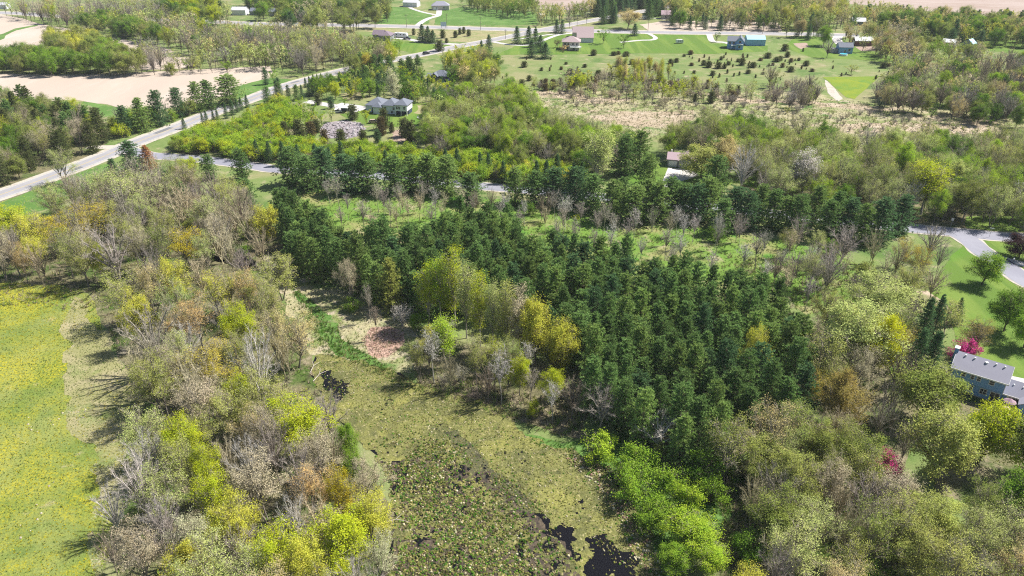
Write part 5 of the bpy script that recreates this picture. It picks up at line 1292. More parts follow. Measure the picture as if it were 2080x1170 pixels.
for lst, kd, lb in (
    ([(590, 332, 30, 13), (622, 348, 28, 12), (655, 333, 30, 13), (700, 348, 33, 13), (742, 345, 30, 13), (800, 350, 32, 13), (832, 345, 28, 12), (868, 345, 32, 13), (908, 352, 30, 13), (955, 377, 30, 10), (1046, 373, 24, 12)], 'pine', 'pine in the row along the side road left of the gap'),
    ([(1128, 372, 28, 12), (1170, 375, 30, 13), (1245, 402, 30, 13), (1290, 408, 30, 12), (1338, 402, 30, 13), (1316, 350, 26, 14), (1270, 308, 24, 15), (1302, 300, 24, 15), (1390, 402, 26, 11), (1440, 398, 30, 13), (1455, 355, 28, 14), (1470, 432, 26, 11), (1088, 378, 26, 11), (1206, 388, 28, 12), (1266, 392, 28, 12), (1316, 396, 28, 12), (1364, 394, 28, 12), (1416, 408, 28, 12), (1494, 412, 26, 12)], 'pine', 'pine in the row near the garage'),
    ([(1520, 420, 26, 12), (1548, 405, 22, 12), (1625, 432, 26, 12), (1662, 412, 24, 12), (1702, 425, 28, 13), (1757, 450, 24, 12), (1792, 442, 32, 13), (1836, 430, 26, 12), (1685, 440, 24, 12), (1600, 430, 24, 11), (1574, 418, 26, 12), (1730, 436, 26, 12)], 'pine', 'pine in the row left of the road fork'),
    ([(283, 228, 17, 14), (318, 214, 15, 15), (358, 203, 14, 13), (397, 193, 15, 13), (420, 188, 18, 13), (463, 178, 25, 13), (250, 240, 14, 12)], 'pine', 'pine between the ploughed field and the county road'),
    ([(520, 302, 9, 8), (545, 305, 9, 8), (573, 308, 11, 9), (604, 312, 10, 8), (640, 312, 11, 9), (668, 316, 10, 8), (692, 306, 11, 9), (733, 316, 9, 8), (870, 336, 9, 8), (905, 322, 9, 9), (928, 322, 10, 9), (975, 328, 9, 8), (992, 332, 10, 9), (1022, 346, 10, 8), (1090, 347, 10, 9), (1110, 346, 10, 9), (1132, 333, 10, 9), (1165, 352, 10, 9), (1182, 347, 9, 8), (840, 300, 8, 6), (783, 322, 9, 8)], 'spruce', 'narrow dark spruce between the thicket and the side road'),
    ([(372, 248, 5, 5), (410, 238, 4, 5), (418, 236, 5, 6), (432, 233, 4, 4), (440, 230, 4, 5), (457, 222, 5, 7), (470, 215, 6, 7), (480, 212, 5, 6), (488, 208, 5, 6), (500, 203, 5, 6), (620, 166, 4, 5), (628, 163, 4, 5), (636, 161, 5, 6), (644, 159, 4, 5), (652, 157, 4, 5)], 'spruce', 'small spruce lining the county road'),
    ([(1050, 68, 9, 11), (1074, 68, 9, 11), (1088, 72, 8, 12), (1098, 86, 11, 10), (1108, 100, 12, 9), (1080, 96, 11, 10), (993, 84, 8, 10), (978, 96, 8, 9), (1131, 50, 7, 9), (1142, 52, 7, 9), (1290, 58, 8, 8)], 'spruce', 'dark spruce near the brown-roofed house'),
    ([(857, 64, 10, 11), (869, 67, 9, 10), (879, 72, 9, 8)], 'spruce', 'dark spruce in the clump beside the purple-roofed house')):
    for cx, cy, r, H in lst: one(kd, cx, cy, r * (1.1 if kd != 'pine' else 1.45 if cy < 250 else 1.25), H, 'blue' if kd == 'spruce' else rnd.choice(['pine', 'blue', 'pinelight']), lb, lb + ', one of several')
ced = [(1206, 106), (1247, 108), (1256, 107), (1272, 109), (1188, 133), (1158, 145), (1258, 128), (1284, 125), (1319, 122), (1362, 124), (1374, 122), (1405, 130), (1430, 127), (1440, 130), (1403, 106), (1480, 128), (1500, 122), (1508, 125), (1520, 145), (1550, 148), (1448, 148),
       (1570, 130), (1578, 120), (1585, 118), (1607, 122), (1623, 120), (1595, 96), (1607, 140), (1060, 168), (1075, 158), (1083, 172), (1108, 176), (1125, 166), (1465, 118), (1530, 131), (1560, 112), (1545, 120), (1410, 146), (1390, 112), (1330, 135), (1638, 128), (1650, 142), (1795, 132), (1805, 131),
       (1065, 130), (1100, 140), (1150, 128), (1215, 150), (1175, 148), (1140, 138), (1590, 132), (1600, 110), (1460, 132), (1472, 134)]
for i, (cx, cy) in enumerate(ced):
    r = rnd.choice([5, 6, 7, 8, 4]); one('cedar', cx, cy, r, rnd.uniform(1.9, 3.2) * r / 6.5, rnd.choice(['cedar', 'rustcedar', 'cedar']), 'small dark cedar dotted over the far pasture', 'cedars dotted over the far pasture')
for _ in range(85):       # seedlings over the far pasture
    cx, cy = rnd.uniform(1010, 1830), rnd.uniform(116, 178)
    if rnd.random() < 0.35: cx, cy = rnd.gauss(1500, 80), rnd.gauss(128, 9)
    x, y = G(cx, cy)
    if near(x, y, 1.2): continue
    H = rnd.uniform(0.9, 2.0); put('cedar', x, y, H, H * 0.33, COL[rnd.choice(['cedar', 'rustcedar'])][0], 'knee-high cedar seedling on the far pasture', 'cedar seedlings on the far pasture', 'cedar_seedling')
for cx, cy, r, H in ((840, 64, 4, 4), (899, 68, 6, 5), (925, 69, 5, 4), (934, 63, 4, 4), (942, 61, 4, 4), (907, 82, 4, 3), (892, 92, 10, 6), (952, 66, 5, 4)):
    one('cedar', cx, cy, r, H, 'cedar', 'dark cedar in the dry grass beside the purple-roofed house', 'cedars beside the purple-roofed house')
for cx, cy, r, H in ((716, 227, 11, 6), (780, 240, 10, 8), (773, 255, 11, 7), (821, 258, 13, 7), (832, 265, 14, 8), (766, 276, 8, 5), (737, 277, 10, 5), (692, 278, 11, 6), (658, 276, 9, 5), (630, 262, 12, 6), (605, 258, 12, 6), (643, 255, 9, 5), (578, 262, 9, 6), (612, 276, 10, 5), (795, 258, 6, 4), (672, 208, 7, 5), (645, 200, 8, 5)):
    one('cedar', cx, cy, r, H, rnd.choice(['cedar', 'rustcedar', 'cedar', 'blue']), 'cedar in the garden of the white ranch house', 'cedars in the garden of the white ranch house')

# --- stretches of wood
BW = (10.5, 14)
PLANTATION = [(560, 395), (620, 420), (665, 455), (730, 462), (800, 470), (880, 462), (935, 440), (985, 432), (1040, 455), (1120, 480), (1200, 510), (1300, 535), (1440, 560), (1560, 592), (1630, 640), (1655, 690), (1650, 800), (1560, 830), (1500, 860), (1450, 885), (1400, 880), (1310, 845), (1262, 800), (1190, 760), (1170, 690), (1100, 640), (1050, 610), (960, 600), (860, 585), (780, 580), (700, 545), (640, 520), (590, 500), (565, 440)]
gp = [G(a, b, 13.5 * 0.6) for a, b in PLANTATION]
ra = math.atan2(-1, 0.95)
for iu in range(-60, 60):
    for iv in range(-60, 60):
        u, v = iu * 4.15 + rnd.gauss(0, 0.45), iv * 5.3 + rnd.gauss(0, 0.35)
        x, y = 10 + u * math.cos(ra) - v * math.sin(ra), 150 + u * math.sin(ra) + v * math.cos(ra)
        if rnd.random() < 0.05 or not inside(x, y, gp)[0] or near(x, y, 1.6, 0.45): continue
        H = rnd.gauss(12.4, 1.25); cn = rnd.choice(['pine', 'pine', 'pinelight', 'pine', 'pinelight', 'pine', 'blue'])
        if rnd.random() < 0.004: cn = 'olive'
        jf = rnd.uniform(0.75, 1.2)
        put('pine', x, y, H, rnd.uniform(2.9, 3.7), tuple(q * jf for q in COL[cn][0]), COL[cn][1] + ' pine packed in the square plantation', COL[cn][1] + ' pines packed in the square plantation', 'plantation_pine')
region([(-150, 445), (0, 440), (90, 448), (200, 445), (330, 460), (460, 490), (510, 545), (560, 610), (602, 670), (612, 725), (604, 765), (652, 850), (702, 930), (752, 1010), (782, 1080), (770, 1200), (790, 1300), (245, 1300), (245, 1180), (232, 1090), (245, 1000), (282, 920), (298, 840), (285, 760), (268, 690), (238, 625), (215, 560), (120, 528), (-150, 528)],
       6.3, [('bare', 3.6, ['lav', 'grey', 'tan', 'tan', 'silver'], BW, 0.9), ('bud', 4.6, ['olive', 'pale', 'tan', 'moss', 'olive', 'sand', 'olive', 'tan', 'pale'], (11, 15), 0.9), ('flush', 1.1, ['lime', 'lemon', 'olive'], (10, 13), 0.8), ('bud', 0.35, ['orange', 'gold'], (11, 14), 0.8)], 'in the left wood between meadow and pond', 'left wood', seedn=2, f=0.5)
region([(60, 415), (130, 380), (200, 372), (320, 340), (400, 365), (480, 395), (560, 420), (580, 470), (560, 520), (500, 495), (380, 465), (300, 450), (150, 440)],
       6.0, [('bare', 4, ['lav', 'grey', 'brown', 'tan'], (10, 14)), ('bud', 3, ['olive', 'pale', 'tan', 'moss'], (10, 14)), ('bush', 0.7, ['green', 'moss'], (3, 5)), ('pine', 0.4, ['pine'], (8, 11))], 'between the side road and the left wood', 'upper left wood', seedn=3, f=0.5)
region([(-160, 205), (0, 202), (60, 208), (150, 224), (215, 246), (222, 262), (195, 275), (172, 298), (125, 315), (60, 336), (0, 358), (-160, 420)],
       6.5, [('pine', 2.2, ['pine', 'cedar'], (11, 15)), ('flush', 2.2, ['lime', 'green', 'moss'], (9, 12)), ('bud', 2.2, ['olive', 'tan', 'moss'], (10, 13)), ('leafy', 1.5, ['spring', 'green', 'moss'], (7, 10)), ('bare', 0.8, ['brown'], (10, 12))], 'in the wood between ploughed field and county road', 'wood', seedn=4, f=0.5)
region([(230, 238), (330, 225), (420, 200), (450, 205), (390, 225), (330, 250), (250, 285), (215, 288)], 5.0, [('bush', 3, ['spring', 'lime', 'moss'], (4, 7)), ('bare', 1, ['brown', 'lav'], (6, 9)), ('bud', 1, ['tan', 'olive'], (7, 10))], 'beside the county road under the pines', 'roadside', seedn=5)
region([(-160, 106), (0, 104), (60, 104), (100, 110), (150, 115), (230, 120), (284, 124), (284, 131), (180, 132), (100, 132), (0, 130), (-160, 130)], 6.5, [('leafy', 5, ['spring', 'green', 'spring', 'moss'], (9, 12)), ('flush', 1, ['green', 'olive'], (9, 12))], 'in the hedge along the ploughed field', 'hedge', seedn=6)
region([(100, 86), (130, 78), (195, 74), (198, 92), (160, 104), (105, 104)], 6.5, [('leafy', 3, ['olive', 'lemon', 'moss'], (10, 14)), ('bare', 1, ['tan', 'lav'], (10, 12))], 'in the clump between the two ploughed fields', 'clump', seedn=7)
region([(200, 88), (255, 90), (255, 112), (200, 112)], 6.5, [('leafy', 1, ['spring', 'moss'], (9, 11))], 'in the small clump in the ploughed field', 'clump', seedn=8)
region([(285, 92), (312, 94), (330, 108), (400, 116), (470, 116), (470, 128), (400, 131), (340, 133), (285, 133)], 7.0, [('bare', 3, ['lav', 'tan', 'silver'], (9, 12)), ('bud', 2, ['pale', 'olive'], (8, 11)), ('bush', 1.2, ['lime', 'spring', 'moss'], (4, 6))], 'in the thin hedge between the ploughed fields', 'hedge', seedn=9)
region([(0, 12), (80, 5), (300, 0), (330, 8), (330, 32), (250, 34), (110, 36), (40, 18)], 8.0, [('bare', 5, ['lav', 'lav', 'grey', 'tan'], (12, 15)), ('bud', 1.5, ['pale', 'olive'], (12, 14)), ('flush', 0.5, ['lime', 'orange'], (10, 13))], 'in the far left wood', 'far left wood', seedn=10)
region([(95, 28), (170, 32), (255, 46), (330, 66), (335, 78), (300, 73), (220, 54), (150, 41), (95, 34)], 6.5, [('leafy', 4, ['green', 'moss', 'spring'], (9, 12)), ('flush', 1.5, ['olive', 'green'], (9, 12))], 'along the upper edge of the far ploughed field', 'edge', seedn=11)
region([(160, 22), (330, 24), (400, 45), (520, 60), (600, 58), (700, 72), (748, 92), (840, 100), (870, 108), (830, 116), (740, 122), (640, 134), (560, 120), (470, 114), (400, 104), (345, 80), (260, 46), (170, 32)],
       7.0, [('bud', 4.5, ['olive', 'pale', 'pale', 'moss', 'tan', 'sand'], (10, 14)), ('bare', 3.5, ['lav', 'tan', 'grey'], (10, 14)), ('flush', 1.2, ['lime', 'moss', 'green'], (9, 12))], 'in the broad wood beyond the ploughed fields', 'middle wood', seedn=12)
region([(700, 88), (790, 84), (860, 104), (815, 116), (770, 126), (700, 135)], 6.0, [('flush', 2, ['moss', 'lime'], (8, 11)), ('leafy', 2, ['spring', 'moss'], (7, 10)), ('bush', 1, ['spring'], (4, 6))], 'below the purple-roofed house', 'wood', seedn=13)
region([(300, 8), (420, 5), (465, 12), (465, 30), (400, 34), (300, 28)], 8.0, [('leafy', 3, ['green', 'moss', 'lime'], (11, 14)), ('bud', 2, ['olive', 'pale'], (10, 13)), ('pine', 0.7, ['pine'], (11, 14))], 'at the far edge left of the white sheds', 'far', seedn=14)
region([(500, -10), (640, -10), (640, 5), (600, 22), (595, 44), (560, 40), (500, 10)], 8.0, [('leafy', 3, ['green', 'moss', 'spring'], (10, 14)), ('pine', 1.5, ['pine', 'blue'], (10, 14)), ('bud', 1, ['olive'], (10, 13))], 'around the far white sheds', 'far', seedn=15)
region([(600, -5), (785, -5), (790, 40), (740, 46), (620, 46), (590, 30)], 7.5, [('flush', 2.5, ['moss', 'green', 'olive'], (12, 16)), ('pine', 1.2, ['pine'], (12, 15)), ('bud', 2, ['olive', 'pale', 'tan'], (11, 15)), ('bare', 0.8, ['lav'], (11, 14))], 'in the dark wood above the cross road', 'far', seedn=16)
region([(930, -8), (1080, 0), (1095, 20), (1040, 22), (960, 8)], 7.0, [('leafy', 3, ['moss', 'green'], (9, 12)), ('bud', 1, ['olive'], (9, 12))], 'on the far side of the green field', 'far', seedn=17)
region([(1090, 18), (1140, 22), (1210, 8), (1212, 34), (1160, 44), (1100, 44)], 7.0, [('bud', 3, ['pale', 'olive', 'sand'], (10, 14)), ('flush', 2, ['lime', 'moss'], (9, 12)), ('bare', 1, ['lav'], (9, 11))], 'beside the county road at the top', 'far', seedn=18)
region([(1212, -15), (1350, -15), (1345, 12), (1300, 20), (1250, 28), (1216, 28)], 5.5, [('spruce', 4, ['pine', 'blue'], (12, 16), 1.3), ('pine', 1, ['pine'], (12, 15))], 'in the dark conifer block at the top', 'far', seedn=19)
region([(1330, 8), (1345, 2), (1460, 0), (1560, 2), (1640, 0), (1720, 0), (1720, 40), (1650, 60), (1580, 52), (1500, 42), (1440, 40), (1390, 40), (1330, 20)],
       7.5, [('flush', 3, ['lemon', 'olive', 'sand', 'moss'], (11, 15)), ('bud', 2.5, ['pale', 'sand', 'olive'], (11, 15)), ('spruce', 1.6, ['blue', 'pine'], (9, 12)), ('bare', 1, ['lav', 'tan'], (10, 13)), ('leafy', 1, ['green'], (8, 11))], 'among the far gardens at the top right', 'far', seedn=20)
region([(1722, 18), (1800, 15), (1880, 28), (1990, 28), (2060, 32), (2230, 40), (2230, 82), (2080, 78), (1980, 74), (1880, 60), (1830, 52), (1760, 36), (1722, 40)],
       7.5, [('leafy', 2, ['green', 'spring', 'moss'], (9, 12)), ('pine', 2.2, ['pine', 'blue'], (9, 13)), ('flush', 2, ['olive', 'lemon', 'sand'], (9, 13)), ('bud', 1.6, ['sand', 'tan', 'pale'], (9, 12))], 'beside the far bare field at the top right', 'far', seedn=21)
region([(1745, 52), (1800, 58), (1860, 72), (1868, 100), (1850, 118), (1800, 112), (1775, 95), (1710, 70), (1712, 55)], 6.5, [('bud', 3, ['tan', 'sand', 'olive', 'tan'], (10, 13)), ('bare', 2, ['lav', 'tan'], (9, 12)), ('flush', 1.5, ['olive', 'bronze', 'moss'], (9, 12))], 'behind the small red shed', 'far', seedn=22)
region([(1870, 80), (1900, 84), (1960, 92), (2000, 100), (1990, 112), (1920, 108), (1875, 100)], 7.0, [('leafy', 2, ['moss', 'spring'], (6, 9)), ('bud', 1, ['olive', 'tan'], (7, 9)), ('bush', 1, ['lime', 'moss'], (3, 5))], 'around the two small far roofs', 'far', seedn=23)
region([(1820, 132), (1870, 118), (1930, 128), (2080, 118), (2230, 120), (2230, 232), (2080, 236), (1960, 226), (1850, 212), (1815, 205), (1780, 190), (1790, 165)],
       6.6, [('bare', 3.4, ['lav', 'tan', 'brown', 'silver'], (9, 13)), ('bud', 3, ['olive', 'sand', 'tan', 'pale'], (9, 12)), ('leafy', 2.6, ['moss', 'green', 'chart'], (7, 10)), ('bush', 1, ['green', 'moss'], (3, 5))], 'in the wood right of the clover field', 'right wood', seedn=24)
region([(1560, 150), (1650, 165), (1665, 195), (1655, 212), (1600, 212), (1555, 195)], 6.0, [('bare', 3, ['lav', 'silver', 'tan'], (8, 11)), ('brush', 2, ['tan', 'grey'], (3, 5)), ('leafy', 0.6, ['moss'], (6, 8))], 'beside the footpath to the clover field', 'x', seedn=25)
region([(1060, 162), (1140, 158), (1230, 148), (1290, 152), (1340, 150), (1450, 168), (1530, 180), (1540, 198), (1420, 196), (1340, 202), (1230, 196), (1120, 182)],
       5.6, [('bud', 2, ['pale', 'olive', 'tan'], (5, 8)), ('bare', 2, ['lav', 'tan'], (5, 9)), ('brush', 2.4, ['tan', 'grey'], (2.5, 4)), ('cedar', 1.2, ['cedar', 'rustcedar'], (3, 5)), ('flush', 1, ['lime', 'lemon'], (6, 9))], 'in the scrub between pasture and wetland', 'scrub', seedn=26)
region([(1240, 136), (1300, 130), (1360, 142), (1370, 165), (1260, 165)], 5.0, [('poplar', 2, ['lemon', 'lime', 'sand'], (8, 11)), ('flush', 1, ['lime'], (6, 8))], 'in the yellow clump on the far pasture', 'scrub', seedn=27)
region([(1100, 196), (1300, 206), (1500, 212), (1700, 224), (1840, 228), (1980, 262), (2080, 262), (2080, 290), (1900, 292), (1700, 286), (1560, 272), (1420, 262), (1420, 240), (1300, 216), (1120, 210)],
       8.5, [('brush', 3, ['tan', 'grey', 'lav'], (1.3, 2.6)), ('bush', 1.3, ['moss', 'olive'], (1.5, 2.8))], 'scattered through the wetland', 'wetland', seedn=28)
region([(330, 295), (380, 272), (470, 248), (540, 218), (560, 200), (620, 215), (600, 245), (560, 262), (580, 285), (640, 290), (700, 296), (860, 306), (1000, 318), (1090, 330), (1190, 345), (1180, 378), (1060, 366), (960, 352), (800, 335), (700, 325), (600, 320), (480, 312), (400, 306)],
       4.1, [('bush', 6, ['chart', 'chart', 'chart', 'lime', 'spring'], (3.6, 5.2)), ('bush', 0.8, ['lemon', 'moss'], (3, 5)), ('brush', 0.5, ['lav', 'brown'], (3, 4.5))], 'in the bright thicket beside the junction', 'thicket', seedn=29, f=0.46)
region([(530, 150), (600, 145), (650, 150), (700, 160), (640, 178), (560, 200), (540, 190)], 6.0, [('pine', 3, ['pine', 'blue'], (7, 10)), ('leafy', 1, ['spring'], (6, 9)), ('bare', 1, ['lav'], (7, 9))], 'between the county road and the white ranch house', 'x', seedn=30)
region([(600, 188), (640, 168), (720, 142), (800, 140), (850, 145), (865, 160), (920, 175), (930, 200), (850, 200), (820, 190), (740, 188), (690, 182), (640, 190)],
       5.8, [('leafy', 3, ['spring', 'lime', 'green'], (5.5, 8)), ('pine', 1.6, ['pine', 'blue'], (6, 9)), ('bud', 1.2, ['olive', 'pale'], (7, 9)), ('spruce', 0.6, ['blue'], (5, 8))], 'behind the white ranch house', 'x', seedn=31)
region([(715, 120), (800, 128), (850, 130), (850, 140), (790, 140), (720, 145)], 6.0, [('pine', 2, ['pine', 'blue'], (9, 12)), ('leafy', 1, ['moss', 'amber'], (9, 11))], 'over the hidden bend of the county road', 'x', seedn=32)
region([(900, 122), (935, 110), (985, 105), (1010, 120), (1005, 155), (960, 165), (920, 160), (905, 140)], 6.0, [('bud', 2, ['olive', 'sand', 'lemon'], (9, 13)), ('flush', 2, ['lime', 'moss', 'olive'], (9, 12)), ('leafy', 0.8, ['green'], (7, 9))], 'beside the dark blue bungalow', 'x', seedn=33)
region([(560, 215), (640, 222), (650, 245), (600, 262), (560, 255)], 5.5, [('bush', 3, ['lime', 'spring', 'amber'], (3.5, 5.5)), ('leafy', 1, ['spring'], (5, 7))], 'left of the stony yard', 'x', seedn=34)
region([(870, 225), (905, 190), (960, 180), (1040, 178), (1075, 195), (1100, 225), (1160, 250), (1250, 268), (1300, 285), (1290, 300), (1240, 330), (1200, 340), (1100, 325), (1000, 312), (900, 300), (860, 285), (858, 262)],
       5.8, [('flush', 3.6, ['chart', 'moss', 'chart', 'pale', 'spring'], (8, 12)), ('leafy', 2.4, ['spring', 'chart', 'green'], (7, 10)), ('bud', 2.4, ['pale', 'pale', 'olive'], (9, 12)), ('bare', 1.0, ['lav', 'tan'], (8, 11))], 'in the green wood right of the white ranch house', 'green wood', seedn=35, f=0.5)
region([(1380, 258), (1440, 250), (1560, 268), (1700, 278), (1900, 285), (2080, 282), (2230, 290), (2230, 430), (2060, 428), (1960, 430), (1860, 432), (1780, 410), (1700, 395), (1600, 400), (1550, 385), (1540, 350), (1500, 300), (1400, 290), (1360, 290)],
       6.4, [('bud', 4, ['olive', 'pale', 'moss', 'pale', 'chart'], (10, 14)), ('flush', 3, ['chart', 'moss', 'green', 'chart', 'pale'], (9, 13)), ('bare', 2.2, ['lav', 'tan', 'silver'], (9, 13)), ('leafy', 0.8, ['spring', 'green'], (7, 10))], 'in the wood above the road fork', 'fork wood', seedn=36, f=0.5)
region([(640, 370), (760, 400), (900, 400), (1060, 405), (1200, 420), (1400, 450), (1620, 490), (1680, 560), (1640, 620), (1560, 575), (1400, 555), (1240, 525), (1100, 475), (1000, 430), (900, 430), (800, 455), (700, 450)],
       9.4, [('slim', 5, ['grey', 'lav', 'tan', 'silver'], (8, 11)), ('bush', 0.45, ['spring', 'green'], (1.5, 3)), ('bud', 0.8, ['amber', 'tan', 'pale'], (7, 10), 0.7)], 'standing in the rough meadow behind the plantation', 'meadow strip', seedn=37, f=0.62)
region([(1480, 470), (1640, 470), (1740, 490), (1860, 500), (1930, 520), (1900, 580), (1850, 600), (1720, 580), (1640, 600), (1560, 540)],
       7.6, [('bare', 3.4, ['lav', 'grey', 'tan', 'brown'], (8, 11)), ('bud', 3, ['olive', 'pale', 'tan', 'amber'], (8, 11)), ('bush', 1, ['lime', 'green', 'moss'], (3, 5)), ('slim', 1.5, ['grey', 'tan'], (8, 10))], 'between the rough meadow and the mown lawn', 'x', seedn=38, f=0.55)
region([(960, 395), (1080, 395), (1220, 412), (1500, 455), (1500, 475), (1200, 440), (960, 415)], 9.0, [('bare', 2, ['lav', 'brown', 'grey'], (6, 9), 0.7), ('bush', 0.8, ['lime', 'green'], (2, 4))], 'at the foot of the roadside pine row', 'x', seedn=39)
region([(830, 680), (900, 690), (1000, 715), (1100, 730), (1180, 770), (1190, 840), (1120, 840), (1020, 800), (930, 770), (850, 740)], 5.5, [('bare', 3, ['tan', 'brown', 'lav', 'silver'], (8, 12), 0.75), ('slim', 2, ['silver', 'grey'], (9, 13)), ('bud', 2, ['olive', 'moss', 'lime'], (7, 10), 0.75), ('brush', 1.4, ['brown', 'grey'], (2.5, 4))], 'under the tall narrow trees by the pond', 'x', seedn=40, f=0.5)
region([(1640, 640), (1690, 600), (1850, 640), (1860, 700), (1840, 760), (1780, 800), (1700, 880), (1600, 880), (1560, 860), (1640, 800)], 6.5, [('bud', 3, ['olive', 'moss', 'tan', 'amber'], (9, 12)), ('bare', 3, ['lav', 'tan', 'brown'], (8, 12)), ('bush', 1, ['green', 'moss'], (3, 5))], 'between the plantation and the blue house', 'x', seedn=41, f=0.55)
region([(1480, 900), (1570, 850), (1650, 870), (1720, 890), (1760, 960), (1790, 1000), (1880, 1020), (1990, 1040), (2080, 1080), (2240, 1150), (2260, 1320), (1420, 1320), (1470, 1180), (1480, 1060), (1500, 980)],
       6.4, [('bud', 5, ['olive', 'moss', 'pale', 'tan', 'sand', 'olive', 'pale', 'moss'], (10, 13.5)), ('bare', 1.7, ['lav', 'tan', 'grey', 'tan'], (9, 13), 0.85), ('flush', 1.1, ['olive', 'lemon', 'moss'], (9, 12)), ('bush', 0.6, ['green'], (3, 5))], 'in the lower right wood', 'lower right wood', seedn=42, f=0.5)
region([(1760, 800), (1830, 790), (1850, 850), (1840, 930), (1780, 910), (1740, 880)], 8.0, [('bare', 2, ['silver', 'grey'], (7, 9), 0.8), ('bush', 1, ['moss', 'green'], (2.5, 4))], 'in the shade left of the olive-yellow tree', 'x', seedn=43)
region([(2020, 980), (2240, 960), (2240, 1120), (2080, 1075), (1990, 1030)], 7.0, [('bud', 2, ['moss', 'olive'], (10, 13)), ('leafy', 2, ['green', 'moss'], (9, 12))], 'in the shade at the right edge', 'x', seedn=45)
region([(2085, 860), (2240, 860), (2240, 960), (2085, 960)], 7.0, [('leafy', 2, ['green', 'moss'], (11, 13))], 'in the shade at the right edge', 'x', seedn=46)
region([(1980, 560), (2100, 640), (2240, 700), (2240, 1000), (2150, 1000), (2130, 800), (2100, 700)], 14, [('leafy', 1, ['green', 'spring'], (8, 10))], 'beyond the mown lawn', 'x', seedn=44)

# --- build them
M['bark_fixed'] = plain('bark_plain', (0.15, 0.125, 0.10), 0.9, 0.25, 1.5)
WHOLE = {}
def whole(kd, i):
    if (kd, i) not in WHOLE:
        t_me, c_me, tk, cr = KINDS[kd]['v'][i]
        mb = MB()
        for src, shift in ((tk, 0), (cr, 1)):
            off = mb.n
            mb.v += src.v; mb.c += src.c
            mb.f3 += [f + off for f in src.f3]; mb.f4 += [f + off for f in src.f4]
            mb.m3 += [m + shift for m in src.m3]; mb.m4 += [m + shift for m in src.m4]
            mb.n += src.n
        WHOLE[(kd, i)] = mb.mesh(kd + '_whole', [M['bark_fixed']] + list(c_me.materials))
    return WHOLE[(kd, i)]

def shows(p):
    a = proj(p['x'], p['y'], 0); b = proj(p['x'], p['y'], p['H'])
    s = b[2]; r = p['R'] * s
    return b[0] + r > -10 and b[0] - r < 2090 and a[1] > 0 and b[1] < 1175
by = {}
offstage = []
for p in PLANTS:
    if shows(p): by.setdefault(p['name'], []).append(p)
    else: offstage.append(p)
overflow = []
things_, LODS = [], {}
for nm, ps in by.items():
    ps.sort(key=lambda p: -proj(p['x'], p['y'], p['H'])[2] ** 2 * p['H'] * p['R'])
    things_ += ps[:298]; overflow += ps[298:]
print('PLANTS', {k: len(v) for k, v in by.items()}, 'overflow', len(overflow), 'off', len(offstage))
LANDMARKS = [(308, 690, 'the large fan-shaped grey tree'), (402, 655, 'the orange-budded tree'), (425, 748, 'the broad amber tree'), (487, 668, 'the vivid yellow-green tree'), (262, 605, 'the large olive tree'),
    (600, 868, 'the wide yellow-green tree'), (690, 1012, 'the golden tree'), (690, 1118, 'the dense yellow-green tree'), (600, 1065, 'the pale dead tree'), (398, 1105, 'the creamy white tree'), (525, 745, 'the tall silvery tree'),
    (600, 690, 'the sandy yellow tree'), (225, 515, 'the large lavender-grey tree'), (190, 452, 'the golden-budded tree'), (268, 395, 'the large pale olive tree'), (538, 455, 'the lemon-yellow corner tree'), (16, 455, 'the yellow-green corner tree'),
    (262, 312, 'the pine at the junction'), (378, 341, 'the round roadside tree'), (703, 568, 'the lone tan tree'), (915, 590, 'the tallest narrow tree'), (1088, 672, 'the lemon-yellow leafy tree'), (1222, 822, 'the ball-shaped grey tree'),
    (1346, 872, 'the low wide leafless tree'), (1535, 722, 'the yellow tree in the plantation'), (1650, 800, 'the small amber tree'), (1745, 690, 'the very large pale tree'), (1790, 612, 'the wide pale green tree'), (1712, 818, 'the bronze-tinted tree'),
    (1888, 800, 'the round olive-green tree'), (1915, 905, 'the large olive-yellow tree'), (2012, 868, 'the vivid green tree'), (2006, 546, 'the lone lawn tree'), (1800, 956, 'the magenta tree'), (1957, 706, 'the magenta tree behind the house'), (1402, 1085, 'the round bright green tree'),
    (1320, 990, 'the bright pond thicket'), (1715, 495, 'the round lavender-grey tree'), (1960, 485, 'the road fork'), (1512, 338, 'the tall silvery tree'), (1380, 325, 'the garage house'), (1888, 378, 'the pointed green tree'), (1214, 318, 'the tall pale narrow tree'),
    (785, 215, 'the white ranch house'), (890, 155, 'the navy bungalow'), (775, 70, 'the plum-roofed house'), (690, 262, 'the stony yard'), (1500, 88, 'the dark blue gabled house'), (1185, 75, 'the beige barn'), (1530, 82, 'the sky blue shed'), (1714, 98, 'the small blue house'),
    (1750, 86, 'the red shed'), (1276, 38, 'the sandy willow'), (1730, 175, 'the clover field'), (1300, 240, 'the dry reed bed'), (1950, 255, 'the right reed bed'), (360, 180, 'the near ploughed field'), (150, 85, 'the far ploughed field'), (866, 108, 'the dark car'),
    (483, 24, 'the long white barn'), (835, 10, 'the white shed'), (892, 15, 'the grey-roofed house'), (1355, 33, 'the lilac-roofed house'), (1925, 84, 'the white-roofed shed'), (1983, 90, 'the blue-roofed shed'), (1100, 400, 'the gap in the roadside pines'), (800, 420, 'the open rough grass'), (1360, 490, 'the middle of the rough meadow'),
    (1900, 10, 'the far bare field'), (430, 122, 'the small bare field'), (1140, 22, 'the county road at the top'), (985, 30, 'the green field'), (640, 450, 'the near corner of the plantation'), (1000, 440, 'the back corner of the plantation'), (1250, 570, 'the back edge of the plantation'), (1400, 700, 'the heart of the plantation'), (1600, 640, 'the far right corner of the plantation'), (1480, 880, 'the lowest corner of the plantation'), (760, 520, 'the left flank of the plantation'), (2040, 260, 'the right edge wood')]
ORD = ['nearest', 'second nearest', 'third nearest', 'fourth nearest', 'fifth nearest', 'sixth nearest', 'seventh nearest', 'eighth nearest']
_n = {}
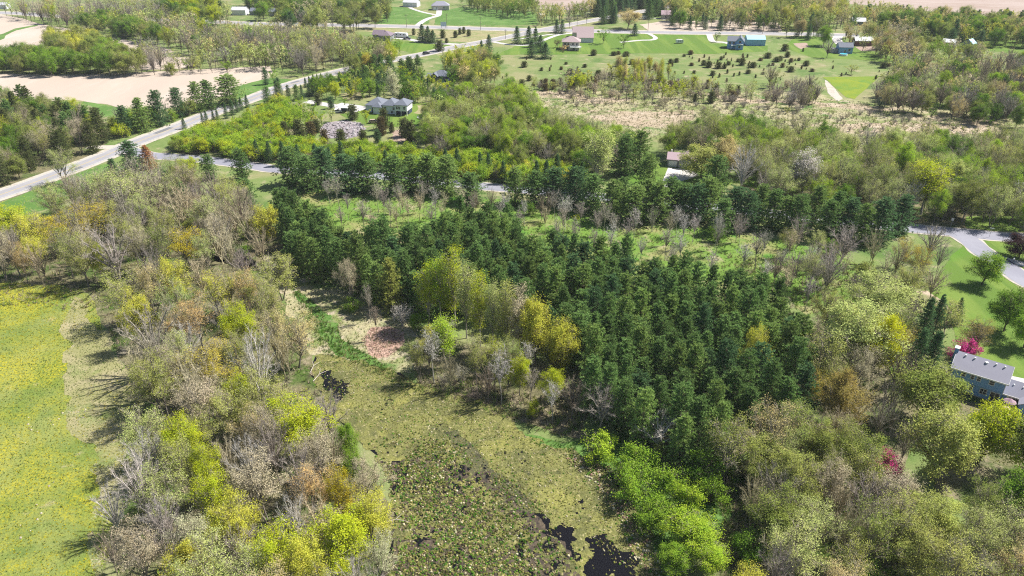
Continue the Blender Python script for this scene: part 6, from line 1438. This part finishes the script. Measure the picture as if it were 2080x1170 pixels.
for p in things_: _n[p['label']] = _n.get(p['label'], 0) + 1
_b = {}
for p in things_:
    if _n[p['label']] < 2 or 'seedling' in p['label']: continue
    cx, cy, _ = proj(p['x'], p['y'], p['H'] * 0.58)
    d, lx, ly, nm_ = min(((cx - a) ** 2 + ((cy - b) * 1.5) ** 2, a, b, c_) for a, b, c_ in LANDMARKS)
    dx, dy = cx - lx, (cy - ly) * 1.5
    rel = ('right of' if dx > 0 else 'left of') if abs(dx) > abs(dy) else ('below' if dy > 0 else 'above')
    word = next((w for c_, w in COL.values() if p['label'].startswith(w + ' ')), '')
    short = (word + ' ' + KN[p['kind']][1]).strip() if word else KN[p['kind']][1]
    if word and 'cedar' in p['name']: short = word + ' cedar'
    _b.setdefault((short, rel, nm_), []).append((d, id(p), p))
for (short, rel, nm_), ps_ in _b.items():
    ps_.sort(key=lambda t: t[:2])
    for k_, (_, _, p) in enumerate(ps_):
        p['label'] = '%s %s %s' % (short, rel, nm_)
        if len(ps_) > 1: p['label'] = (ORD[k_] if k_ < 8 else 'more distant') + ' ' + p['label']
LABEL_N = {}
for p in things_: LABEL_N[p['label']] = LABEL_N.get(p['label'], 0) + 1
TREE_ROOTS = []
for p in things_:
    K = KINDS[p['kind']]; i = rnd.randrange(len(K['v']))
    sxy, sz = p['R'] / K['W'], p['H'] / K['H']
    rz = rnd.uniform(0, 6.283)
    nm, cat = p['name'], KN[p['kind']][2]
    grp = p['group'] if (p['group'] and LABEL_N[p['label']] > 1) else None
    far = proj(p['x'], p['y'], 0)[1] < 262 or p['H'] < 2.2
    jf = rnd.uniform(0.94, 1.06); c = tuple(v * jf for v in p['col'])
    if far:
        o = link(nm, whole(p['kind'], i), None, (p['x'], p['y'], 0), rz, (sxy, sxy, sz), c)
        tag(o, p['label'], cat, grp)
    else:
        o = empty(nm, (p['x'], p['y'], 0), rz); o.scale = (sxy, sxy, sz)
        tag(o, p['label'], cat, grp)
        bk = K['bark'] if p['kind'] not in ('bare', 'slim', 'brush') else tuple(v * (1.1 if p['col'] == COL['silver'][0] else 0.85) for v in c)
        if p['kind'] == 'poplar' and p['col'] == COL['silver'][0]: bk = (0.45, 0.43, 0.4)
        link('trunk', K['v'][i][0], o, color=bk)
        link('crown', K['v'][i][1], o, color=c)

def scatter_lod(name, plants, rs):
    mb = MB()
    for p in plants:
        K = KINDS[p['kind']]
        if p['kind'] not in LODS: LODS[p['kind']] = lod(p['kind'])
        tk, cr = LODS[p['kind']]
        a = rs.uniform(0, 6.283); ca, sa = math.cos(a), math.sin(a)
        s, sz = p['R'] / K['W'], p['H'] / K['H']
        Mx = np.array([[ca * s, -sa * s, 0], [sa * s, ca * s, 0], [0, 0, sz]], np.float32)
        for src, tint in ((tk, (0.14, 0.12, 0.10)), (cr, p['col'])):
            for k2, (v, f) in enumerate(zip(src.v, (src.f4 if src is tk else src.f3 + src.f4))): pass
            off = mb.n
            V = np.concatenate(src.v) @ Mx.T + np.array([p['x'], p['y'], 0], np.float32)
            for fl, ml, dst, dm in ((src.f3, src.m3, mb.f3, mb.m3), (src.f4, src.m4, mb.f4, mb.m4)):
                for f in fl: dst.append(f + off); dm.append(np.zeros(len(f), np.int32))
            mb.v.append(V); mb.c.append(np.tile(np.array(tint, np.float32), (len(V), 1))); mb.n += len(V)
    if mb.n: tag(link(name, mb.mesh(name, [M['leaf_tint']], tints=True)), kind='stuff')
scatter_lod('distant_trees', overflow, random.Random(3))
scatter_lod('outlying_trees', [p for p in offstage if p['y'] > 190][:500], random.Random(4))
# ------------------------------------------------------------------ ground cover that nobody could count
def blades(points, size, tints, g, n=9, spread=0.75, name='sedge', mat='grass_tint', flat_=0.35, wide=0.10, kind_='stuff', parent=None, z=0.04):
    """A tuft at each point: a fan of leaning blades."""
    P = np.asarray(points); m = len(P)
    if not m: return
    size = np.asarray(size).reshape(-1, 1)
    az = g.uniform(0, 6.283, (m, n)); el = g.uniform(flat_, 1.45, (m, n))
    d = np.stack([np.cos(az) * np.cos(el), np.sin(az) * np.cos(el), np.sin(el)], -1)
    base = np.concatenate([P, np.full((m, 1), z)], 1)[:, None] + d * np.array([1, 1, 0]) * size[:, None] * 0.15
    tip = base + d * size[:, None] * g.uniform(0.6, 1.15, (m, n, 1))
    V, F = slivers(base.reshape(-1, 3), tip.reshape(-1, 3), np.repeat(size[:, 0] * wide, n), g)
    t = np.repeat(np.asarray(tints, dtype=np.float32), n * 3, axis=0)
    mb = MB(); mb.add(V, F, 0, t)
    tag(link(name, mb.mesh(name, [M[mat]], tints=True)), kind=kind_)

def domes(points, size, tints, name, g, z=0.03):
    """Rounded tussocks with a jagged crown."""
    P = np.asarray(points); m = len(P); k = 6
    size = np.asarray(size)
    a = np.arange(k) * 2 * math.pi / k
    mb = MB()
    r1 = size[:, None] * g.uniform(0.8, 1.2, (m, k)); r2 = r1 * 0.72
    rot = g.uniform(0, 6.28, (m, 1))
    def ring(r, h): return np.stack([P[:, :1] + np.cos(a + rot) * r, P[:, 1:2] + np.sin(a + rot) * r, z + h], -1)
    h0 = np.zeros((m, k)); h1 = size[:, None] * g.uniform(0.45, 0.8, (m, k)); 
    top = np.stack([P[:, 0], P[:, 1], z + size * g.uniform(0.8, 1.1, m)], -1)[:, None]
    v = np.concatenate([ring(r1, h0), ring(r2, h1), top], 1)
    base = (np.arange(m) * (2 * k + 1))[:, None]; i = np.arange(k)[None]; j = (i + 1) % k
    f4 = np.stack([base + i, base + j, base + k + j, base + k + i], -1).reshape(-1, 4)
    f3 = np.stack([base + k + i, base + k + j, base + 2 * k + 0 * i], -1).reshape(-1, 3)
    t = np.repeat(np.asarray(tints, dtype=np.float32), 2 * k + 1, axis=0)
    mb.add(v.reshape(-1, 3), f4, 0, t); mb.f3.append(f3.astype(np.int32)); mb.m3.append(np.zeros(len(f3), np.int32))
    tag(link(name, mb.mesh(name, [M['grass_tint']], tints=True)), kind='stuff')

def sample(poly_px, n, g):
    p = poly_ground(poly_px); x0, x1 = min(a[0] for a in p), max(a[0] for a in p); y0, y1 = min(a[1] for a in p), max(a[1] for a in p)
    x = g.uniform(x0, x1, n); y = g.uniform(y0, y1, n); k = inside(x, y, p)
    return np.stack([x[k], y[k]], 1)
def pick(n, cols, w, g):
    c = np.array(cols)[g.choice(len(cols), n, p=np.array(w) / sum(w))]
    return c * g.uniform(0.75, 1.25, (n, 1))
g = np.random.default_rng(99)
GREEN, DGREEN, STRAW, WHITE, OLIVE = (0.10, 0.21, 0.025), (0.045, 0.11, 0.02), (0.34, 0.29, 0.13), (0.52, 0.47, 0.32), (0.19, 0.20, 0.05)

# sedge tussocks in the near half of the pond
SEDGE = [(770, 900), (830, 910), (920, 930), (1010, 990), (1080, 1060), (1130, 1120), (1180, 1170), (1200, 1280), (740, 1280), (790, 1120), (800, 1040), (790, 970)]
P = sample([(740, 860), (900, 870), (1050, 950), (1150, 1060), (1210, 1170), (1240, 1280), (720, 1280)], 22000, g)
q = P + np.stack([fbm(P[:, 0], P[:, 1], 0.12, 23), fbm(P[:, 0], P[:, 1], 0.12, 24)], 1) * 5 + g.normal(0, 2.0, P.shape)
P = P[inside(q[:, 0], q[:, 1], poly_ground(SEDGE))]
P = P[inside(P[:, 0], P[:, 1], poly_ground(POND))]
cl = fbm(P[:, 0], P[:, 1], 0.16, 21) + g.normal(0, 0.35, len(P))
P = P[cl > -0.30]; cl = fbm(P[:, 0], P[:, 1], 0.12, 22)
t = pick(len(P), [GREEN, DGREEN, OLIVE, STRAW, WHITE, (0.10, 0.08, 0.05)], [2.6, 2.2, 3.4, 2.0, 0.9, 2], g); t = t * (0.85 + 0.3 * (cl[:, None] > 0))
domes(P, g.uniform(0.08, 0.24, len(P)), t, 'sedge_tussocks', g, 0.05)
P2 = P[g.random(len(P)) < 0.85]
blades(P2, g.uniform(0.25, 0.6, len(P2)), pick(len(P2), [GREEN, OLIVE, STRAW, WHITE, (0.16, 0.14, 0.07)], [3, 4, 2.6, 1.1, 1.5], g), g, 7, name='sedge_grass', wide=0.08, flat_=0.2)
P = sample([(640, 722), (850, 785), (1110, 905), (1240, 960), (1345, 1170), (1280, 1170), (1180, 1080), (1080, 1040), (1000, 980), (920, 920), (780, 880), (660, 830)], 12000, g)
t = pick(len(P), [OLIVE, GREEN, STRAW, WHITE], [4, 2, 2, 1.2], g)
domes(P, g.uniform(0.05, 0.18, len(P)), t * 0.85, 'floating_sedge', g, 0.05)
P = sample([(640, 722), (850, 785), (1110, 905), (1240, 960), (1345, 1170), (1280, 1170), (1180, 1080), (1080, 1040), (1000, 980), (920, 920), (780, 880), (660, 830)], 9000, g)
blades(P, g.uniform(0.12, 0.34, len(P)), pick(len(P), [OLIVE, (0.10, 0.13, 0.03), GREEN, (0.22, 0.22, 0.06), STRAW], [3, 2, 1.2, 3, 1.5], g), g, 6, name='pond_weed', wide=0.12, flat_=0.2)
P = sample([(1200, 930), (1240, 950), (1290, 1020), (1330, 1090), (1360, 1180), (1300, 1170), (1260, 1060), (1200, 980), (1140, 920)], 1500, g)
domes(P, g.uniform(0.12, 0.3, len(P)), pick(len(P), [STRAW, WHITE, GREEN, (0.30, 0.19, 0.14)], [2, 3, 2, 2], g), 'bank_tussocks', g, 0.05)
P = sample([(1202, 1096), (1252, 1112), (1290, 1150), (1330, 1260), (1150, 1260), (1190, 1150)], 60, g)
domes(P, g.uniform(0.1, 0.22, len(P)), pick(len(P), [OLIVE, STRAW], [2, 1], g), 'duckweed_clumps', g, 0.032)
# cattails and marsh grass above the pond
CAT = [(592, 585), (625, 600), (668, 655), (715, 698), (795, 748), (880, 790), (850, 800), (760, 760), (700, 734), (660, 720), (636, 675), (606, 630)]
P = sample(CAT, 5200, g); blades(P, g.uniform(0.5, 1.1, len(P)), pick(len(P), [GREEN, (0.07, 0.13, 0.03), (0.17, 0.22, 0.05), STRAW], [3, 2, 3, 1], g), g, 7, name='cattails', wide=0.05, flat_=0.8)
P = sample(MARSH, 5200, g); blades(P, g.uniform(0.25, 0.6, len(P)), pick(len(P), [STRAW, WHITE, GREEN, OLIVE], [3, 2.4, 3, 2], g), g, 7, name='marsh_grass', wide=0.08)
P = sample([(735, 690), (752, 668), (790, 662), (815, 680), (822, 700), (800, 722), (770, 725), (745, 712)], 1500, g)
blades(P, g.uniform(0.2, 0.4, len(P)), pick(len(P), [(0.50, 0.35, 0.28), (0.38, 0.25, 0.19), (0.56, 0.44, 0.37)], [3, 2, 2], g), g, 6, name='red_leaf_litter', wide=0.14, flat_=0.1)
P = sample(GRASSBANK, 5000, g); blades(P, g.uniform(0.3, 0.6, len(P)), pick(len(P), [GREEN, (0.10, 0.24, 0.02), OLIVE], [4, 3, 1], g), g, 6, name='bank_grass', wide=0.08)
# meadow: tufts and dandelions, pale stones
P = sample(MEADOW, 60000, g); P = P[(P[:, 0] > -150)]
cl = fbm(P[:, 0], P[:, 1], 0.05, 31)
t = np.where((g.random(len(P)) < 0.30 + 0.75 * cl)[:, None], np.array([[0.48, 0.42, 0.02]]), pick(len(P), [(0.13, 0.21, 0.04), (0.19, 0.24, 0.06), (0.25, 0.25, 0.10)], [3, 3, 1], g))
blades(P, g.uniform(0.10, 0.26, len(P)), t, g, 4, name='meadow_flowers', wide=0.30, flat_=0.15)
P = np.concatenate([sample([(30, 850), (200, 828), (205, 842), (120, 862), (60, 880)], 36, g), sample([(90, 780), (125, 800), (70, 900), (50, 900)], 16, g), sample([(30, 1080), (110, 960), (120, 1000), (60, 1170)], 26, g)])
domes(P, g.uniform(0.08, 0.26, len(P)), pick(len(P), [(0.52, 0.46, 0.36)], [1], g), 'pale_stones', g, 0.0)
P = sample([(640, 262), (665, 250), (700, 245), (735, 250), (742, 262), (728, 276), (700, 284), (660, 280)], 420, g)
domes(P, g.uniform(0.15, 0.6, len(P)), pick(len(P), [(0.36, 0.33, 0.34), (0.50, 0.48, 0.48), (0.15, 0.13, 0.12)], [3, 2, 1], g), 'rubble', g, 0.03)
# rough meadow behind the plantation and the wetland
P = sample(STRIP, 15000, g); blades(P, g.uniform(0.3, 0.75, len(P)), pick(len(P), [(0.13, 0.24, 0.03), (0.24, 0.25, 0.08), (0.34, 0.30, 0.16)], [4, 3, 1.5], g), g, 5, name='rough_grass', wide=0.12)
P = sample([(1060, 182), (1500, 188), (1860, 215), (2100, 250), (2100, 300), (1700, 290), (1240, 280), (1060, 230)], 16000, g)
blades(P, g.uniform(0.3, 0.8, len(P)), pick(len(P), [(0.38, 0.32, 0.22), (0.17, 0.21, 0.06), (0.28, 0.25, 0.14), (0.07, 0.15, 0.03)], [4, 3, 2, 1.2], g), g, 5, name='wetland_grass', wide=0.12)
# undergrowth on the woodland floor
def under(poly, n, name, cols, w, size=(0.5, 1.5), hm=7.0):
    gp = [G(a, b, hm) for a, b in poly]
    x0, x1 = min(p[0] for p in gp), max(p[0] for p in gp); y0, y1 = min(p[1] for p in gp), max(p[1] for p in gp)
    x = g.uniform(x0, x1, n); y = g.uniform(y0, y1, n); k = inside(x, y, gp); P = np.stack([x[k], y[k]], 1)
    ok = np.ones(len(P), bool)
    for line, wd in ROADS:
        for i in range(0, len(line), 1): ok &= ((P - line[i]) ** 2).sum(1) > (wd + 2.5) ** 2
    P = P[ok]
    blades(P, g.uniform(*size, len(P)), pick(len(P), cols, w, g), g, 7, name=name, wide=0.07, flat_=0.3)
LIT = [(0.36, 0.30, 0.21), (0.17, 0.25, 0.05), (0.27, 0.27, 0.11), (0.16, 0.32, 0.035)]
under([(-150, 440), (0, 430), (330, 455), (530, 530), (650, 720), (790, 1010), (820, 1300), (205, 1300), (215, 1000), (255, 760), (190, 585), (-150, 560)], 12000, 'undergrowth', LIT, [4, 2, 3, 1])
under([(60, 415), (320, 340), (560, 420), (560, 520), (300, 450)], 4000, 'undergrowth', LIT, [4, 2, 3, 1])
under([(1480, 900), (1720, 860), (1990, 1040), (2260, 1320), (1420, 1320), (1480, 1060)], 9000, 'undergrowth', LIT, [3, 3, 3, 1.4])
under([(1380, 258), (2230, 282), (2230, 430), (1700, 400), (1550, 385)], 6000, 'undergrowth', LIT, [3, 3, 3, 1])
under([(830, 680), (1180, 770), (1190, 840), (850, 740)], 1600, 'undergrowth', LIT, [5, 2, 3, 0.6])
under([(1480, 470), (1930, 520), (1860, 800), (1600, 880), (1640, 640)], 5000, 'undergrowth', LIT, [3, 3, 3, 1])
